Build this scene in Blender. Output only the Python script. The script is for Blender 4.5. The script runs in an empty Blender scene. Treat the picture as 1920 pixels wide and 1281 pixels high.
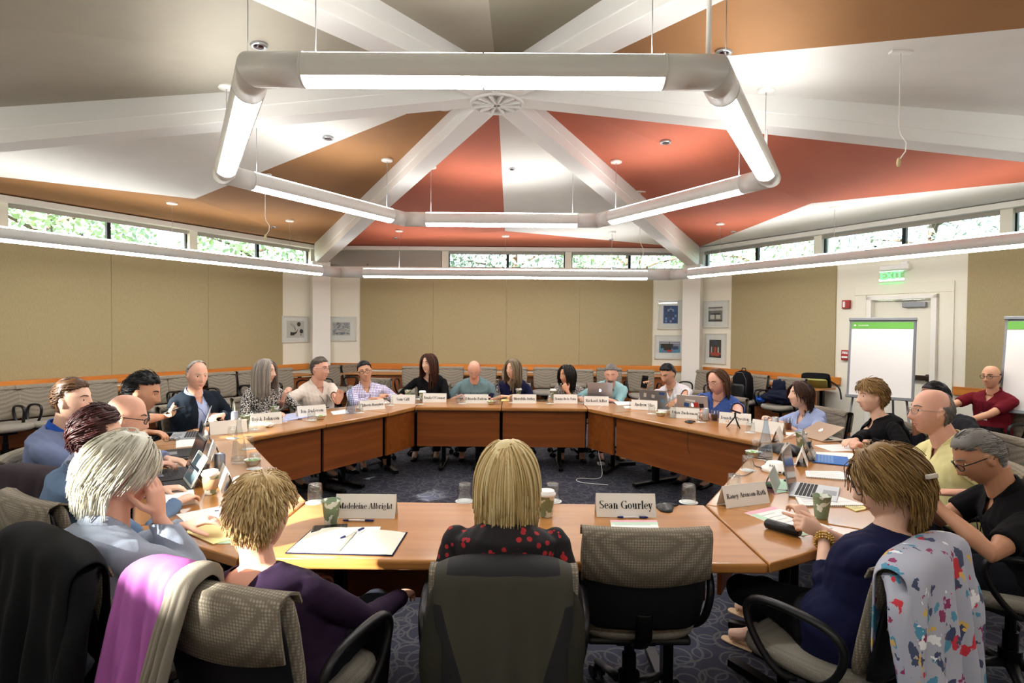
import bpy, bmesh, math, random
import numpy as np
from mathutils import Vector, Matrix, noise
random.seed(7)
C = bpy.context.scene.collection
PI = math.pi
R = math.radians
V = Vector
# ------------------------------------------------------------------ camera, world, sun, exposure
FPX, CAMP = 1088.5, V((0.174, -5.1, 1.62))
CROT = Matrix.Rotation(.0047, 4, 'Z') @ Matrix.Rotation(PI/2-.0226, 4, 'X') @ Matrix.Rotation(.0083, 4, 'Z')
cd = bpy.data.cameras.new('camera'); cam = bpy.data.objects.new('camera', cd); C.objects.link(cam)
cam.matrix_world = Matrix.Translation(CAMP) @ CROT
cd.sensor_width = 36; cd.lens = 36*FPX/1920; cd.clip_start = .05; cd.clip_end = 200
bpy.context.scene.camera = cam
sc = bpy.context.scene
sc.view_settings.view_transform = 'Standard'; sc.view_settings.look = 'None'
sc.view_settings.gamma = 1; sc.view_settings.use_curve_mapping = False
sc.view_settings.exposure = 0.80
sc.cycles.max_bounces = 8; sc.cycles.transparent_max_bounces = 16; sc.cycles.transmission_bounces = 8
sc.cycles.sample_clamp_indirect = 6; sc.cycles.caustics_refractive = False; sc.cycles.caustics_reflective = False
w = bpy.data.worlds.new('world'); sc.world = w; w.use_nodes = True
nt = w.node_tree; bg = nt.nodes['Background']
sky = nt.nodes.new('ShaderNodeTexSky'); sky.sky_type = 'NISHITA'; sky.sun_disc = False
sky.sun_elevation = R(38); sky.sun_rotation = R(-100)
nt.links.new(sky.outputs[0], bg.inputs[0]); bg.inputs[1].default_value = .5
SUN_TRAVEL = V((math.cos(R(41))*math.cos(R(25.5)), math.sin(R(41))*math.cos(R(25.5)), -math.sin(R(25.5))))
sl = bpy.data.lights.new('sun', 'SUN'); sl.energy = 20; sl.angle = R(1.2); sl.color = (1, .95, .87)
so = bpy.data.objects.new('sun', sl); C.objects.link(so); so.location = (-12, -8, 9)
so.rotation_euler = (-SUN_TRAVEL).to_track_quat('Z', 'Y').to_euler()
TUBE = 17.0      # strength of the fluorescent diffusers

# ------------------------------------------------------------------ placing helpers
def raydir(px, py): return (CROT.to_3x3() @ V(((px-960)/FPX, -(py-640.5)/FPX, -1)))
def at(px, py, z=.74):
    d = raydir(px, py); t = (z-CAMP.z)/d.z; return CAMP + d*t
def deep(px, py, dist):
    d = raydir(px, py); return CAMP + d*(dist/d.y)
def on_line(px, A, B, off):
    """where the view ray through column px crosses the line A-B moved outwards by off"""
    A = V((A[0], A[1])); B = V((B[0], B[1])); d = (B-A).normalized(); n = V((-d.y, d.x))
    if n.dot((A+B)/2-V((.1, -.4))) < 0: n = -n
    A = A+n*off; r = raydir(px, 640); r = V((r.x, r.y)); c = V((CAMP.x, CAMP.y))
    det = r.x*(-d.y)+d.x*r.y
    t = ((A-c).x*(-d.y)+d.x*(A-c).y)/det
    return c+r*t

# ------------------------------------------------------------------ materials
MATS = {}
def srgb(c):
    if isinstance(c, str):
        c = [int(c[i:i+2], 16)/255 for i in (0, 2, 4)]
        return tuple((x/12.92 if x <= .04045 else ((x+.055)/1.055)**2.4) for x in c)+(1,)
    return tuple(c)+(1,) if len(c) == 3 else tuple(c)
def mat(name, col, rough=.6, metal=0, emit=0, noise_=0, nscale=8, bump=0, bscale=200, trans=0, ior=1.45, sheen=0, spec=.5, coat=0, second=None):
    if name in MATS: return MATS[name]
    m = bpy.data.materials.new(name); m.use_nodes = True; MATS[name] = m
    n = m.node_tree.nodes; l = m.node_tree.links; b = n['Principled BSDF']
    c = srgb(col); b.inputs['Base Color'].default_value = c
    b.inputs['Roughness'].default_value = rough; b.inputs['Metallic'].default_value = metal
    b.inputs['Transmission Weight'].default_value = trans; b.inputs['IOR'].default_value = ior
    b.inputs['Specular IOR Level'].default_value = spec; b.inputs['Coat Weight'].default_value = coat
    if sheen: b.inputs['Sheen Weight'].default_value = sheen
    if emit: b.inputs['Emission Color'].default_value = c; b.inputs['Emission Strength'].default_value = emit
    if noise_ or second or bump: tc = n.new('ShaderNodeTexCoord')
    if noise_ or second:
        t = n.new('ShaderNodeTexNoise'); t.inputs['Scale'].default_value = nscale; t.inputs['Detail'].default_value = 4
        l.new(tc.outputs['Object'], t.inputs['Vector'])
        r = n.new('ShaderNodeValToRGB'); r.color_ramp.elements[0].position = .35; r.color_ramp.elements[1].position = .65
        k = 1-noise_
        r.color_ramp.elements[0].color = srgb(second) if second else (c[0]*k, c[1]*k, c[2]*k, 1)
        r.color_ramp.elements[1].color = c
        l.new(t.outputs[0], r.inputs[0]); l.new(r.outputs[0], b.inputs['Base Color'])
    if bump:
        t = n.new('ShaderNodeTexNoise'); t.inputs['Scale'].default_value = bscale; t.inputs['Detail'].default_value = 3
        l.new(tc.outputs['Object'], t.inputs['Vector'])
        u = n.new('ShaderNodeBump'); u.inputs['Strength'].default_value = bump; u.inputs['Distance'].default_value = .01
        l.new(t.outputs[0], u.inputs['Height']); l.new(u.outputs[0], b.inputs['Normal'])
    return m
def nodes_mat(name, rough=.7):
    m = bpy.data.materials.new(name); m.use_nodes = True; MATS[name] = m
    n = m.node_tree.nodes; l = m.node_tree.links; b = n['Principled BSDF']; b.inputs['Roughness'].default_value = rough
    tc = n.new('ShaderNodeTexCoord'); return m, n, l, b, tc
def ramp(n, stops, interp='LINEAR'):
    r = n.new('ShaderNodeValToRGB'); r.color_ramp.interpolation = interp; e = r.color_ramp.elements
    while len(e) < len(stops): e.new(.5)
    for q, (p, c) in zip(e, stops): q.position = p; q.color = srgb(c)
    return r
def mathn(n, l, op, a, b=None, c=None):
    q = n.new('ShaderNodeMath'); q.operation = op
    for i, x in enumerate((a, b, c)):
        if x is None: continue
        if isinstance(x, (int, float)): q.inputs[i].default_value = x
        else: l.new(x, q.inputs[i])
    return q.outputs[0]
def mixc(n, l, f, a, b):
    q = n.new('ShaderNodeMix'); q.data_type = 'RGBA'
    if isinstance(f, (int, float)): q.inputs[0].default_value = f
    else: l.new(f, q.inputs[0])
    for i, x in ((6, a), (7, b)):
        if isinstance(x, (str, tuple)): q.inputs[i].default_value = srgb(x)
        else: l.new(x, q.inputs[i])
    return q.outputs[2]

def wood(name, c1, c2, rough=.25, rot=0, coat=.3, axis='X', scale=1):
    m, n, l, b, tc = nodes_mat(name, rough)
    mp = n.new('ShaderNodeMapping'); l.new(tc.outputs['Object'], mp.inputs[0]); mp.inputs['Rotation'].default_value = (0, 0, rot)
    mp.inputs['Scale'].default_value = {'X': (.6*scale, 9*scale, 9*scale), 'Y': (9*scale, .6*scale, 9*scale), 'Z': (9*scale, 9*scale, .6*scale)}[axis]
    t = n.new('ShaderNodeTexNoise'); t.inputs['Scale'].default_value = 1.5; t.inputs['Detail'].default_value = 6; t.inputs['Distortion'].default_value = .6
    l.new(mp.outputs[0], t.inputs[0])
    r = ramp(n, [(.3, c2), (.7, c1)]); l.new(t.outputs[0], r.inputs[0]); l.new(r.outputs[0], b.inputs['Base Color'])
    b.inputs['Coat Weight'].default_value = coat; b.inputs['Coat Roughness'].default_value = .12
    return m
wood('table_wood', 'bf8549', 'a66e31', .28, coat=.35)
wood('panel_wood', '96521f', '763c14', .35, coat=.15)
wood('rail_wood', 'd98c3a', 'b96c24', .4, coat=.1)
wood('side_wood', 'a8602a', '84451a', .35)
mat('white_paint', 'f2efe6', .6, bump=.02, bscale=60)
mat('beam_white', 'eeeeec', .55)
mat('cream_paint', 'eeead9', .7)
mat('ceil_white', 'eeede8', .8, noise_=.04, nscale=3)
mat('ceil_olive', '8f8a78', .8, noise_=.06, nscale=3)
mat('ceil_beige', 'aea899', .8, noise_=.06, nscale=3)
mat('ceil_brown', 'a4764a', .75, noise_=.07, nscale=3)
mat('ceil_red', 'c46c52', .75, noise_=.06, nscale=3)
mat('black_metal', '0c0c0e', .35, metal=.6)
mat('black_plastic', '101012', .42, bump=.03, bscale=300)
mat('dark_frame', '14181b', .4, metal=.4)
mat('steel', 'b9bcc0', .3, metal=.9)
mat('grey_metal', '85888c', .4, metal=.5)
mat('grey_metal', '85888c', .4, metal=.5)
mat('aluminium', 'c9cacc', .3, metal=.85)
mat('paper', 'f6f5f1', .8)
mat('card', 'eeece4', .8)
mat('ink', '161616', .8)
mat('white_gloss', 'f3f1ec', .35)
mat('diffuser', (1, .99, .965), .4, emit=TUBE*1.05); mat('diffuser_top', (1, .99, .965), .4, emit=TUBE*.5); mat('diffuser_dim', (1, .99, .965), .4, emit=TUBE*.62)
mat('red_plastic', 'a32222', .4)
mat('red_fabric', '8e2422', .9, bump=.1)
mat('blind', 'a69f94', .7)
mat('green_card', 'bfe0c6', .8); mat('pink_card', 'f0b7c3', .8); mat('yellow_card', 'efe4a0', .8)

def glass_mat(name, tint=(1, 1, 1), rough=0):
    m = bpy.data.materials.new(name); m.use_nodes = True; MATS[name] = m
    n = m.node_tree.nodes; l = m.node_tree.links; n.remove(n['Principled BSDF'])
    tr = n.new('ShaderNodeBsdfTransparent'); tr.inputs[0].default_value = tint+(1,)
    gl = n.new('ShaderNodeBsdfGlossy'); gl.inputs['Roughness'].default_value = .02+rough
    lz = n.new('ShaderNodeLayerWeight'); lz.inputs[0].default_value = .5
    pw = n.new('ShaderNodeMath'); pw.operation = 'POWER'; pw.inputs[1].default_value = 4; l.new(lz.outputs['Facing'], pw.inputs[0])
    lw = n.new('ShaderNodeMath'); lw.operation = 'MULTIPLY_ADD'; lw.inputs[1].default_value = .6; lw.inputs[2].default_value = .06
    l.new(pw.outputs[0], lw.inputs[0])
    mx = n.new('ShaderNodeMixShader'); l.new(lw.outputs[0], mx.inputs[0]); l.new(tr.outputs[0], mx.inputs[1]); l.new(gl.outputs[0], mx.inputs[2])
    l.new(mx.outputs[0], n['Material Output'].inputs[0]); return m
glass_mat('pane_glass', (.965, .98, .975)); glass_mat('clear_glass', (.955, .968, .965)); glass_mat('blue_glass', (.86, .91, .96))
glass_mat('water', (.95, .965, .97)); glass_mat('cola', (.10, .035, .02)); glass_mat('tea', (.45, .2, .07))

def carpet():
    m, n, l, b, tc = nodes_mat('carpet', .95)
    cur = None
    for i, (off, sc_) in enumerate((((0, 0, 0), 5.2), ((7.3, 3.1, 0), 6.3), ((2.7, 9.1, 0), 4.3))):
        mp = n.new('ShaderNodeMapping'); l.new(tc.outputs['Object'], mp.inputs[0]); mp.inputs['Location'].default_value = off
        vo = n.new('ShaderNodeTexVoronoi'); vo.voronoi_dimensions = '2D'; vo.inputs['Scale'].default_value = sc_; vo.inputs['Randomness'].default_value = .7
        l.new(mp.outputs[0], vo.inputs['Vector'])
        d = mathn(n, l, 'ABSOLUTE', mathn(n, l, 'SUBTRACT', vo.outputs['Distance'], .38 if i != 1 else .3))
        s = mathn(n, l, 'LESS_THAN', d, .03)
        cur = s if cur is None else mathn(n, l, 'MAXIMUM', cur, s)
    nz = n.new('ShaderNodeTexNoise'); nz.inputs['Scale'].default_value = 120; l.new(tc.outputs['Object'], nz.inputs['Vector'])
    f = mathn(n, l, 'MULTIPLY', cur, mathn(n, l, 'MULTIPLY', nz.outputs[0], .62))
    base = mixc(n, l, nz.outputs[0], '1b1d2c', '2b2e42')
    l.new(mixc(n, l, f, base, '76756f'), b.inputs['Base Color'])
    u = n.new('ShaderNodeBump'); u.inputs['Strength'].default_value = .3; u.inputs['Distance'].default_value = .01
    l.new(nz.outputs[0], u.inputs['Height']); l.new(u.outputs[0], b.inputs['Normal'])
carpet()
def weave(name, c1, c2, scale=160, rough=.9):
    m, n, l, b, tc = nodes_mat(name, rough)
    vo = n.new('ShaderNodeTexVoronoi'); vo.inputs['Scale'].default_value = scale; vo.inputs['Randomness'].default_value = .15
    l.new(tc.outputs['Object'], vo.inputs['Vector'])
    r = ramp(n, [(.15, c1), (.55, c2)]); l.new(vo.outputs['Distance'], r.inputs[0]); l.new(r.outputs[0], b.inputs['Base Color'])
    u = n.new('ShaderNodeBump'); u.inputs['Strength'].default_value = .25; u.inputs['Distance'].default_value = .003
    l.new(vo.outputs['Distance'], u.inputs['Height']); l.new(u.outputs[0], b.inputs['Normal']); return m
weave('chair_fabric', 'a89d8b', '756c5e', 100); weave('seat_fabric', '9a9388', '807a70', 160)
def linen(name, c1, c2):
    m, n, l, b, tc = nodes_mat(name, .95)
    mp = n.new('ShaderNodeMapping'); l.new(tc.outputs['Object'], mp.inputs[0]); mp.inputs['Scale'].default_value = (40, 40, 6)
    t = n.new('ShaderNodeTexNoise'); t.inputs['Scale'].default_value = 3; t.inputs['Detail'].default_value = 5; l.new(mp.outputs[0], t.inputs[0])
    r = ramp(n, [(.3, c1), (.7, c2)]); l.new(t.outputs[0], r.inputs[0]); l.new(r.outputs[0], b.inputs['Base Color'])
linen('wall_fabric', 'a3956f', 'ae9f79')

# ------------------------------------------------------------------ mesh helpers
class MB:
    def __init__(s): s.v = []; s.f = []; s.m = []; s.s = []
    def add(s, vs, fs, m=0, sm=False, M=None):
        o = len(s.v)
        s.v += [tuple(M @ V(p)) for p in vs] if M else [tuple(p) for p in vs]
        for f in fs: s.f.append([i+o for i in f]); s.m.append(m); s.s.append(sm)
        return s
    def box(s, c, d, m=0, M=None, rz=0, rx=0, ry=0):
        x, y, z = d[0]/2, d[1]/2, d[2]/2
        T = Matrix.Translation(V(c)) @ Matrix.Rotation(rz, 4, 'Z') @ Matrix.Rotation(ry, 4, 'Y') @ Matrix.Rotation(rx, 4, 'X')
        if M: T = M @ T
        vs = [(a*x, b*y, e*z) for a in (-1, 1) for b in (-1, 1) for e in (-1, 1)]
        return s.add(vs, [(0, 1, 3, 2), (4, 6, 7, 5), (0, 4, 5, 1), (2, 3, 7, 6), (0, 2, 6, 4), (1, 5, 7, 3)], m, False, T)
    def prism(s, poly, z0, z1, m=0, M=None):
        n = len(poly); a = sum(poly[i][0]*poly[(i+1) % n][1]-poly[(i+1) % n][0]*poly[i][1] for i in range(n))
        if a < 0: poly = poly[::-1]
        vs = [(p[0], p[1], z0) for p in poly]+[(p[0], p[1], z1) for p in poly]
        fs = [list(range(n))[::-1], list(range(n, 2*n))]+[(i, (i+1) % n, (i+1) % n+n, i+n) for i in range(n)]
        return s.add(vs, fs, m, False, M)
    def loft(s, secs, m=0, caps=True, sm=True, M=None, closed=True):
        """secs: list of rings (each a list of points)"""
        n = len(secs[0]); vs = [p for r in secs for p in r]; fs = []
        for i in range(len(secs)-1):
            for j in range(n if closed else n-1):
                k = (j+1) % n; fs.append((i*n+j, i*n+k, (i+1)*n+k, (i+1)*n+j))
        o = len(s.v); s.add(vs, fs, m, sm, M)
        if caps and closed:
            s.f.append([o+i for i in range(n)][::-1]); s.m.append(m); s.s.append(False)
            q = o+(len(secs)-1)*n; s.f.append([q+i for i in range(n)]); s.m.append(m); s.s.append(False)
        return s
    def lathe(s, prof, c=(0, 0, 0), n=20, m=0, M=None, sm=True, caps=True):
        secs = [[(c[0]+r*math.cos(2*PI*j/n), c[1]+r*math.sin(2*PI*j/n), c[2]+z) for j in range(n)] for r, z in prof]
        return s.loft(secs, m, caps, sm, M)
    def tube(s, pts, rad, n=8, m=0, M=None, caps=True, up=None, flat=1, sm=True):
        pts = [V(p) for p in pts]; k = len(pts); secs = []
        rad = [rad]*k if isinstance(rad, (int, float)) else rad
        t0 = (pts[1]-pts[0]).normalized(); u = V(up) if up else (V((0, 0, 1)) if abs(t0.z) < .9 else V((0, 1, 0)))
        for i, p in enumerate(pts):
            t = (pts[min(i+1, k-1)]-pts[max(i-1, 0)])
            t = t.normalized() if t.length > 1e-9 else t0
            u = (u-t*u.dot(t)); u = u.normalized() if u.length > 1e-6 else t.orthogonal().normalized()
            w_ = t.cross(u); r = rad[i]; ra, rb = (r if isinstance(r, tuple) else (r, r*flat))
            secs.append([p+w_*(ra*math.cos(2*PI*j/n))+u*(rb*math.sin(2*PI*j/n)) for j in range(n)])
        return s.loft(secs, m, caps, sm, M)
    def ball(s, c, r, nu=16, nv=10, m=0, M=None):
        r = (r, r, r) if isinstance(r, (int, float)) else r
        T = Matrix.Translation(V(c)); T = M @ T if M else T
        vs = [(0, 0, -r[2])]+[(r[0]*math.cos(2*PI*j/nu)*math.cos(a), r[1]*math.sin(2*PI*j/nu)*math.cos(a), r[2]*math.sin(a)) for i in range(1, nv) for a in [-PI/2+PI*i/nv] for j in range(nu)]+[(0, 0, r[2])]
        fs = [(0, 1+(j+1) % nu, 1+j) for j in range(nu)]
        for i in range(nv-2):
            for j in range(nu): a = 1+i*nu+j; b = 1+i*nu+(j+1) % nu; fs.append((a, b, b+nu, a+nu))
        e = len(vs)-1; q = 1+(nv-2)*nu; fs += [(q+j, q+(j+1) % nu, e) for j in range(nu)]
        return s.add(vs, fs, m, True, T)
    def quad(s, a, b, c, d, m=0, M=None): return s.add([a, b, c, d], [(0, 1, 2, 3)], m, False, M)
    def mesh(s, name):
        me = bpy.data.meshes.new(name); me.from_pydata(s.v, [], s.f)
        me.polygons.foreach_set('material_index', s.m); me.polygons.foreach_set('use_smooth', s.s); me.update(); return me
    def build(s, name, mats, parent=None, bevel=0, loc=None, rz=0, seg=2):
        me = s.mesh(name); o = bpy.data.objects.new(name, me); C.objects.link(o)
        for q in (mats if isinstance(mats, (list, tuple)) else [mats]): me.materials.append(MATS[q] if isinstance(q, str) else q)
        if parent: o.parent = parent
        if loc is not None: o.location = loc
        o.rotation_euler.z = rz
        if bevel:
            b = o.modifiers.new('bevel', 'BEVEL'); b.width = bevel; b.segments = seg; b.limit_method = 'ANGLE'; b.angle_limit = R(40)
        return o
def tag(o, label=None, cat=None, group=None, kind=None):
    for k, v in (('label', label), ('category', cat), ('group', group), ('kind', kind)):
        if v: o[k] = v
    return o
def thing(name, label, cat, loc=(0, 0, 0), rz=0, group=None):
    o = bpy.data.objects.new(name, None); C.objects.link(o); o.empty_display_size = .05
    o.location = loc; o.rotation_euler.z = rz
    return tag(o, label, cat, group)
def struct(o): o['kind'] = 'structure'; return o
def copy_tree(o, loc=None, rz=None, label=None, parent=None, group=None):
    c = o.copy(); C.objects.link(c)
    if parent: c.parent = parent
    for ch in list(o.children): copy_tree(ch, parent=c)
    if loc is not None: c.location = loc
    if rz is not None: c.rotation_euler.z = rz
    if label: c['label'] = label
    if group: c['group'] = group
    return c
# ------------------------------------------------------------------ room shell (hexagon)
S = 7.5685; AP = S*math.sqrt(3)/2
HV = [V((S*math.cos(R(60*k)), S*math.sin(R(60*k)))) for k in range(6)]      # 0 right, 1 back right, 2 back left, 3 left, 4 front left, 5 front right
SILL, HEAD, CORZ, HUBZ, PZ, PD = 2.83, 3.16, 3.25, 3.80, 3.22, 4.48
SIDES = ['right_back', 'back', 'left_back', 'left_front', 'front', 'right_front']
struct(MB().prism([(v.x*1.05, v.y*1.05) for v in HV], -.1, 0).build('floor', 'carpet'))
def wallM(k):
    """u runs along the wall as seen from inside from left to right, y goes into the room"""
    A, B = HV[k], HV[(k+1) % 6]; mid = (A+B)/2; n = -mid.normalized(); u = V((-n.y, n.x))*-1
    # seen from inside looking outwards (-n), right hand is u = (-n) x up
    out = -n; u = V((out.y, -out.x))
    return Matrix(((u.x, n.x, 0, mid.x), (u.y, n.y, 0, mid.y), (0, 0, 1, 0), (0, 0, 0, 1)))
WM = [wallM(k) for k in range(6)]
POST = 1.235
wn = 0
for k, side in enumerate(SIDES):
    M = WM[k]; w_ = MB(); H = S/2
    if side == 'right_back':
        # opening for the door
        dA, dB, dz = DOORU = (-.40, .50, 2.13)
        w_.box(((-H+dA)/2, -.1, SILL/2), (dA+H, .2, SILL)).box(((H+dB)/2, -.1, SILL/2), (H-dB, .2, SILL)).box(((dA+dB)/2, -.1, (SILL+dz)/2), (dB-dA, .2, SILL-dz))
    else: w_.box((0, -.1, SILL/2), (2*H, .2, SILL))
    w_.box((0, -.1, (HEAD+3.45)/2), (2*H, .2, 3.45-HEAD))
    for u in (-POST, POST, -H+.09, H-.09): w_.box((u, -.1, (SILL+HEAD)/2), (.13 if abs(u) < 2 else .18, .2, HEAD-SILL))
    struct(w_.build('wall_'+side, 'cream_paint')).matrix_world = M
    # fabric panels, chair rail, base board
    spans = {'right_back': [(-2.89, -.90), (.85, 2.92)]}.get(side, [(-2.93, 2.93)])
    f = MB(); j = MB()
    for a, b in spans:
        n_ = max(1, round((b-a)/1.48)); st = (b-a)/n_
        for i in range(n_): f.box((a+st*(i+.5), .012, (.90+2.74)/2), (st-.004, .024, 2.74-.90))
    t_ = struct(f.build('trim_fabric_'+side, 'wall_fabric')); t_.matrix_world = M
    rl = MB(); rs = {'right_back': [(-H+.25, -.80), (.72, H-.25)]}.get(side, [(-H+.25, H-.25)])
    for a, b in rs: rl.box(((a+b)/2, .02, .84), (b-a, .04, .115))
    struct(rl.build('trim_rail_'+side, 'rail_wood', bevel=.006)).matrix_world = M
    bb = MB(); bs = {'right_back': [(-H+.1, -.64), (.74, H-.1)]}.get(side, [(-H+.1, H-.1)])
    for a, b in bs: bb.box(((a+b)/2, .01, .06), (b-a, .02, .12))
    struct(bb.build('baseboard_'+side, 'panel_wood', bevel=.004)).matrix_world = M
    # sill board and head casing
    struct(MB().box((0, .03, SILL-.02), (2*H-.4, .1, .035)).box((0, .05, HEAD+.035), (2*H-.3, .1, .075)).build('trim_sill_'+side, 'white_paint', bevel=.004)).matrix_world = M
    # windows
    for (a, b) in ((-H+.18, -POST-.065), (-POST+.065, POST-.065), (POST+.065, H-.18)):
        wn += 1; c = (a+b)/2; W = b-a
        e = bpy.data.objects.new('window_%d' % wn, None); C.objects.link(e); struct(e); e.matrix_world = M @ Matrix.Translation((c, -.1, SILL))
        hh = HEAD-SILL; fr = MB(); t = .022
        for z in (t/2, hh-t/2): fr.box((0, 0, z), (W, .05, t))
        for u in (-W/2+t/2, W/2-t/2): fr.box((u, 0, hh/2), (t, .05, hh))
        fr.build('window_frame', 'dark_frame', e)
        MB().box((.02, 0, hh/2), (.05, .06, hh-.002)).build('mullion', 'dark_frame', e)
        MB().box((0, .005, hh/2), (W-.02, .006, hh-.02)).build('pane', 'pane_glass', e)
        if side in ('back', 'right_back', 'left_back'):
            MB().box((-.3, .05, .03), (.1, .02, .012)).box((-.34, .07, .045), (.012, .04, .03)).build('window_latch', 'black_metal', e)
        # shade: the left one of the back wall is fully drawn, the others rolled up
        drawn = (side == 'back' and c < -1.3) or side == 'front'
        bl = MB(); bh = hh-.01 if drawn else .055
        ns = max(3, int(bh/.022))
        for i in range(ns):
            z = hh-.004-(i+.5)*bh/ns; bl.box((0, .068, z), (W-.03, .022 if i % 2 else .014, bh/ns))
        bl.build('pleated_shade', 'blind', e)
# corner columns
for k, v in enumerate(HV):
    a = math.atan2(v.y, v.x); p = v-v.normalized()*.2
    struct(MB().box((0, 0, 1.45), (.3, .34, 2.9)).build('trim_column_%d' % (k+1), 'white_paint', bevel=.006, loc=(p.x, p.y, 0), rz=a))

# ceiling: six folded bays
P = [V((PD*math.cos(R(60*k+30)), PD*math.sin(R(60*k+30)), PZ)) for k in range(6)]
CV = [V((v.x, v.y, CORZ)) for v in HV]; HUB = V((0, 0, HUBZ))
bay = {0: ('ceil_red', 'ceil_red', 'ceil_white'), 1: ('ceil_white', 'ceil_red', 'ceil_red'), 2: ('ceil_brown', 'ceil_white', 'ceil_brown'),
       3: ('ceil_beige', 'ceil_beige', 'ceil_white'), 4: ('ceil_beige', 'ceil_olive', 'ceil_beige'), 5: ('ceil_brown', 'ceil_white', 'ceil_red')}
# tuple: (triangle hub-corner k-P, triangle hub-P-corner k+1, lower triangle)
TRI = []
for k in range(6):
    a, b, c = bay[k]; A, B = CV[k], CV[(k+1) % 6]
    for tri, mm in (((HUB, A, P[k]), a), ((HUB, P[k], B), b), ((A, B, P[k]), c)):
        TRI.append(tri); up = V((0, 0, .06))
        q = MB().add([*tri, *[p+up for p in tri]], [(0, 1, 2), (5, 4, 3), (0, 3, 4, 1), (1, 4, 5, 2), (2, 5, 3, 0)])
        struct(q.build('ceiling', mm))
struct(MB().prism([(v.x*1.03, v.y*1.03) for v in HV], 4.0, 4.1).build('ceiling_roof', 'cream_paint'))
def ceil_z(x, y):
    for A, B, D in TRI:
        d = (B.x-A.x)*(D.y-A.y)-(D.x-A.x)*(B.y-A.y)
        s = ((x-A.x)*(D.y-A.y)-(D.x-A.x)*(y-A.y))/d; t = ((B.x-A.x)*(y-A.y)-(x-A.x)*(B.y-A.y))/d
        if s >= -1e-4 and t >= -1e-4 and s+t <= 1.0001: return A.z+s*(B.z-A.z)+t*(D.z-A.z)
    return 3.3
def ceil_at(px, py):
    d = raydir(px, py); z = 3.4
    for _ in range(30):
        t = (z-CAMP.z)/d.z; p = CAMP+d*t; z = .5*z+.5*ceil_z(p.x, p.y)
    return p
# beams
for k in range(6):
    a = R(60*k); d = V((math.cos(a), math.sin(a), 0)); s_ = V((-d.y, d.x, 0)); q = MB()
    r0, r1 = .2, S-.22; zb0, zb1 = 3.60-.74*r0/7.5, 2.86; zt0, zt1 = 3.86, 3.33
    for w2, f0, f1 in ((.105, 0, 1),):
        ring = lambda r, zb, zt, w2: [d*r+s_*(-w2)+V((0, 0, zb)), d*r+s_*w2+V((0, 0, zb)), d*r+s_*w2+V((0, 0, zt)), d*r-s_*w2+V((0, 0, zt))]
        q.loft([ring(r0, zb0, zt0, w2), ring(r1, zb1, zt1, w2)], sm=False)
    # broader boxed upper part above the lower piece, as thick as the roof joist
    q.loft([ring(r0, zb0+.10, zt0, .112), ring(r1, zb1+.12, zt1, .112)], sm=False)
    struct(q.build('trim_beam_%d' % (k+1), 'beam_white', bevel=.006))
# hub: star shaped steel bracket
hb = MB()
hb.lathe([(.22, 0), (.235, .02), (.235, .2), (.22, .22)], (0, 0, 3.60), 12, sm=False)
hb.lathe([(.05, -.035), (.05, .01)], (0, 0, 3.60), 12)
for k in range(6):
    for o_ in (0, 30):
        a = R(60*k+o_+15); hb.box((.11*math.cos(a), .11*math.sin(a), 3.58), (.2, .018, .05), rz=a)
rim = [(.215, -.04), (.235, -.04), (.235, .02), (.215, .02)]
hb.lathe(rim+[rim[0]], (0, 0, 3.60), 24, caps=False, sm=False)
struct(hb.build('trim_hub', 'beam_white'))

# door in the right back wall
M = WM[0]; a, b, dz = DOORU; mid = (a+b)/2
dr = bpy.data.objects.new('door_1', None); C.objects.link(dr); struct(dr); dr.matrix_world = M @ Matrix.Translation((mid, 0, 0))
MB().box((0, -.07, dz/2-.02), (b-a-.1, .045, dz-.07)).build('door_panel', 'cream_paint', dr, bevel=.003)
q = MB()
for x in (-(b-a)/2+.02, (b-a)/2-.02): q.box((x, -.02, dz/2), (.07, .16, dz))
q.box((0, -.02, dz-.02), (b-a+.03, .16, .06)); q.build('door_frame', 'white_paint', dr, bevel=.004)
q = MB()
for x in (-(b-a)/2-.12, (b-a)/2+.12): q.box((x, .012, (dz+.03)/2), (.17, .024, dz+.03))
q.box((0, .012, dz+.105), (b-a+.41, .024, .145)); q.build('door_casing', 'cream_paint', dr, bevel=.004)
q = MB().box((.16, -.01, 2.0), (.30, .06, .07)); q.box((.06, .02, 2.05), (.28, .02, .012)); q.build('door_closer', 'grey_metal', dr, bevel=.005)
q = MB().box((0.02, -.005, .98), (.72, .05, .065)); q.box((.36, -.02, .98), (.07, .06, .1)); q.build('push_bar', mat('bronze', '3a2a22', .4, metal=.6), dr, bevel=.008)

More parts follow.
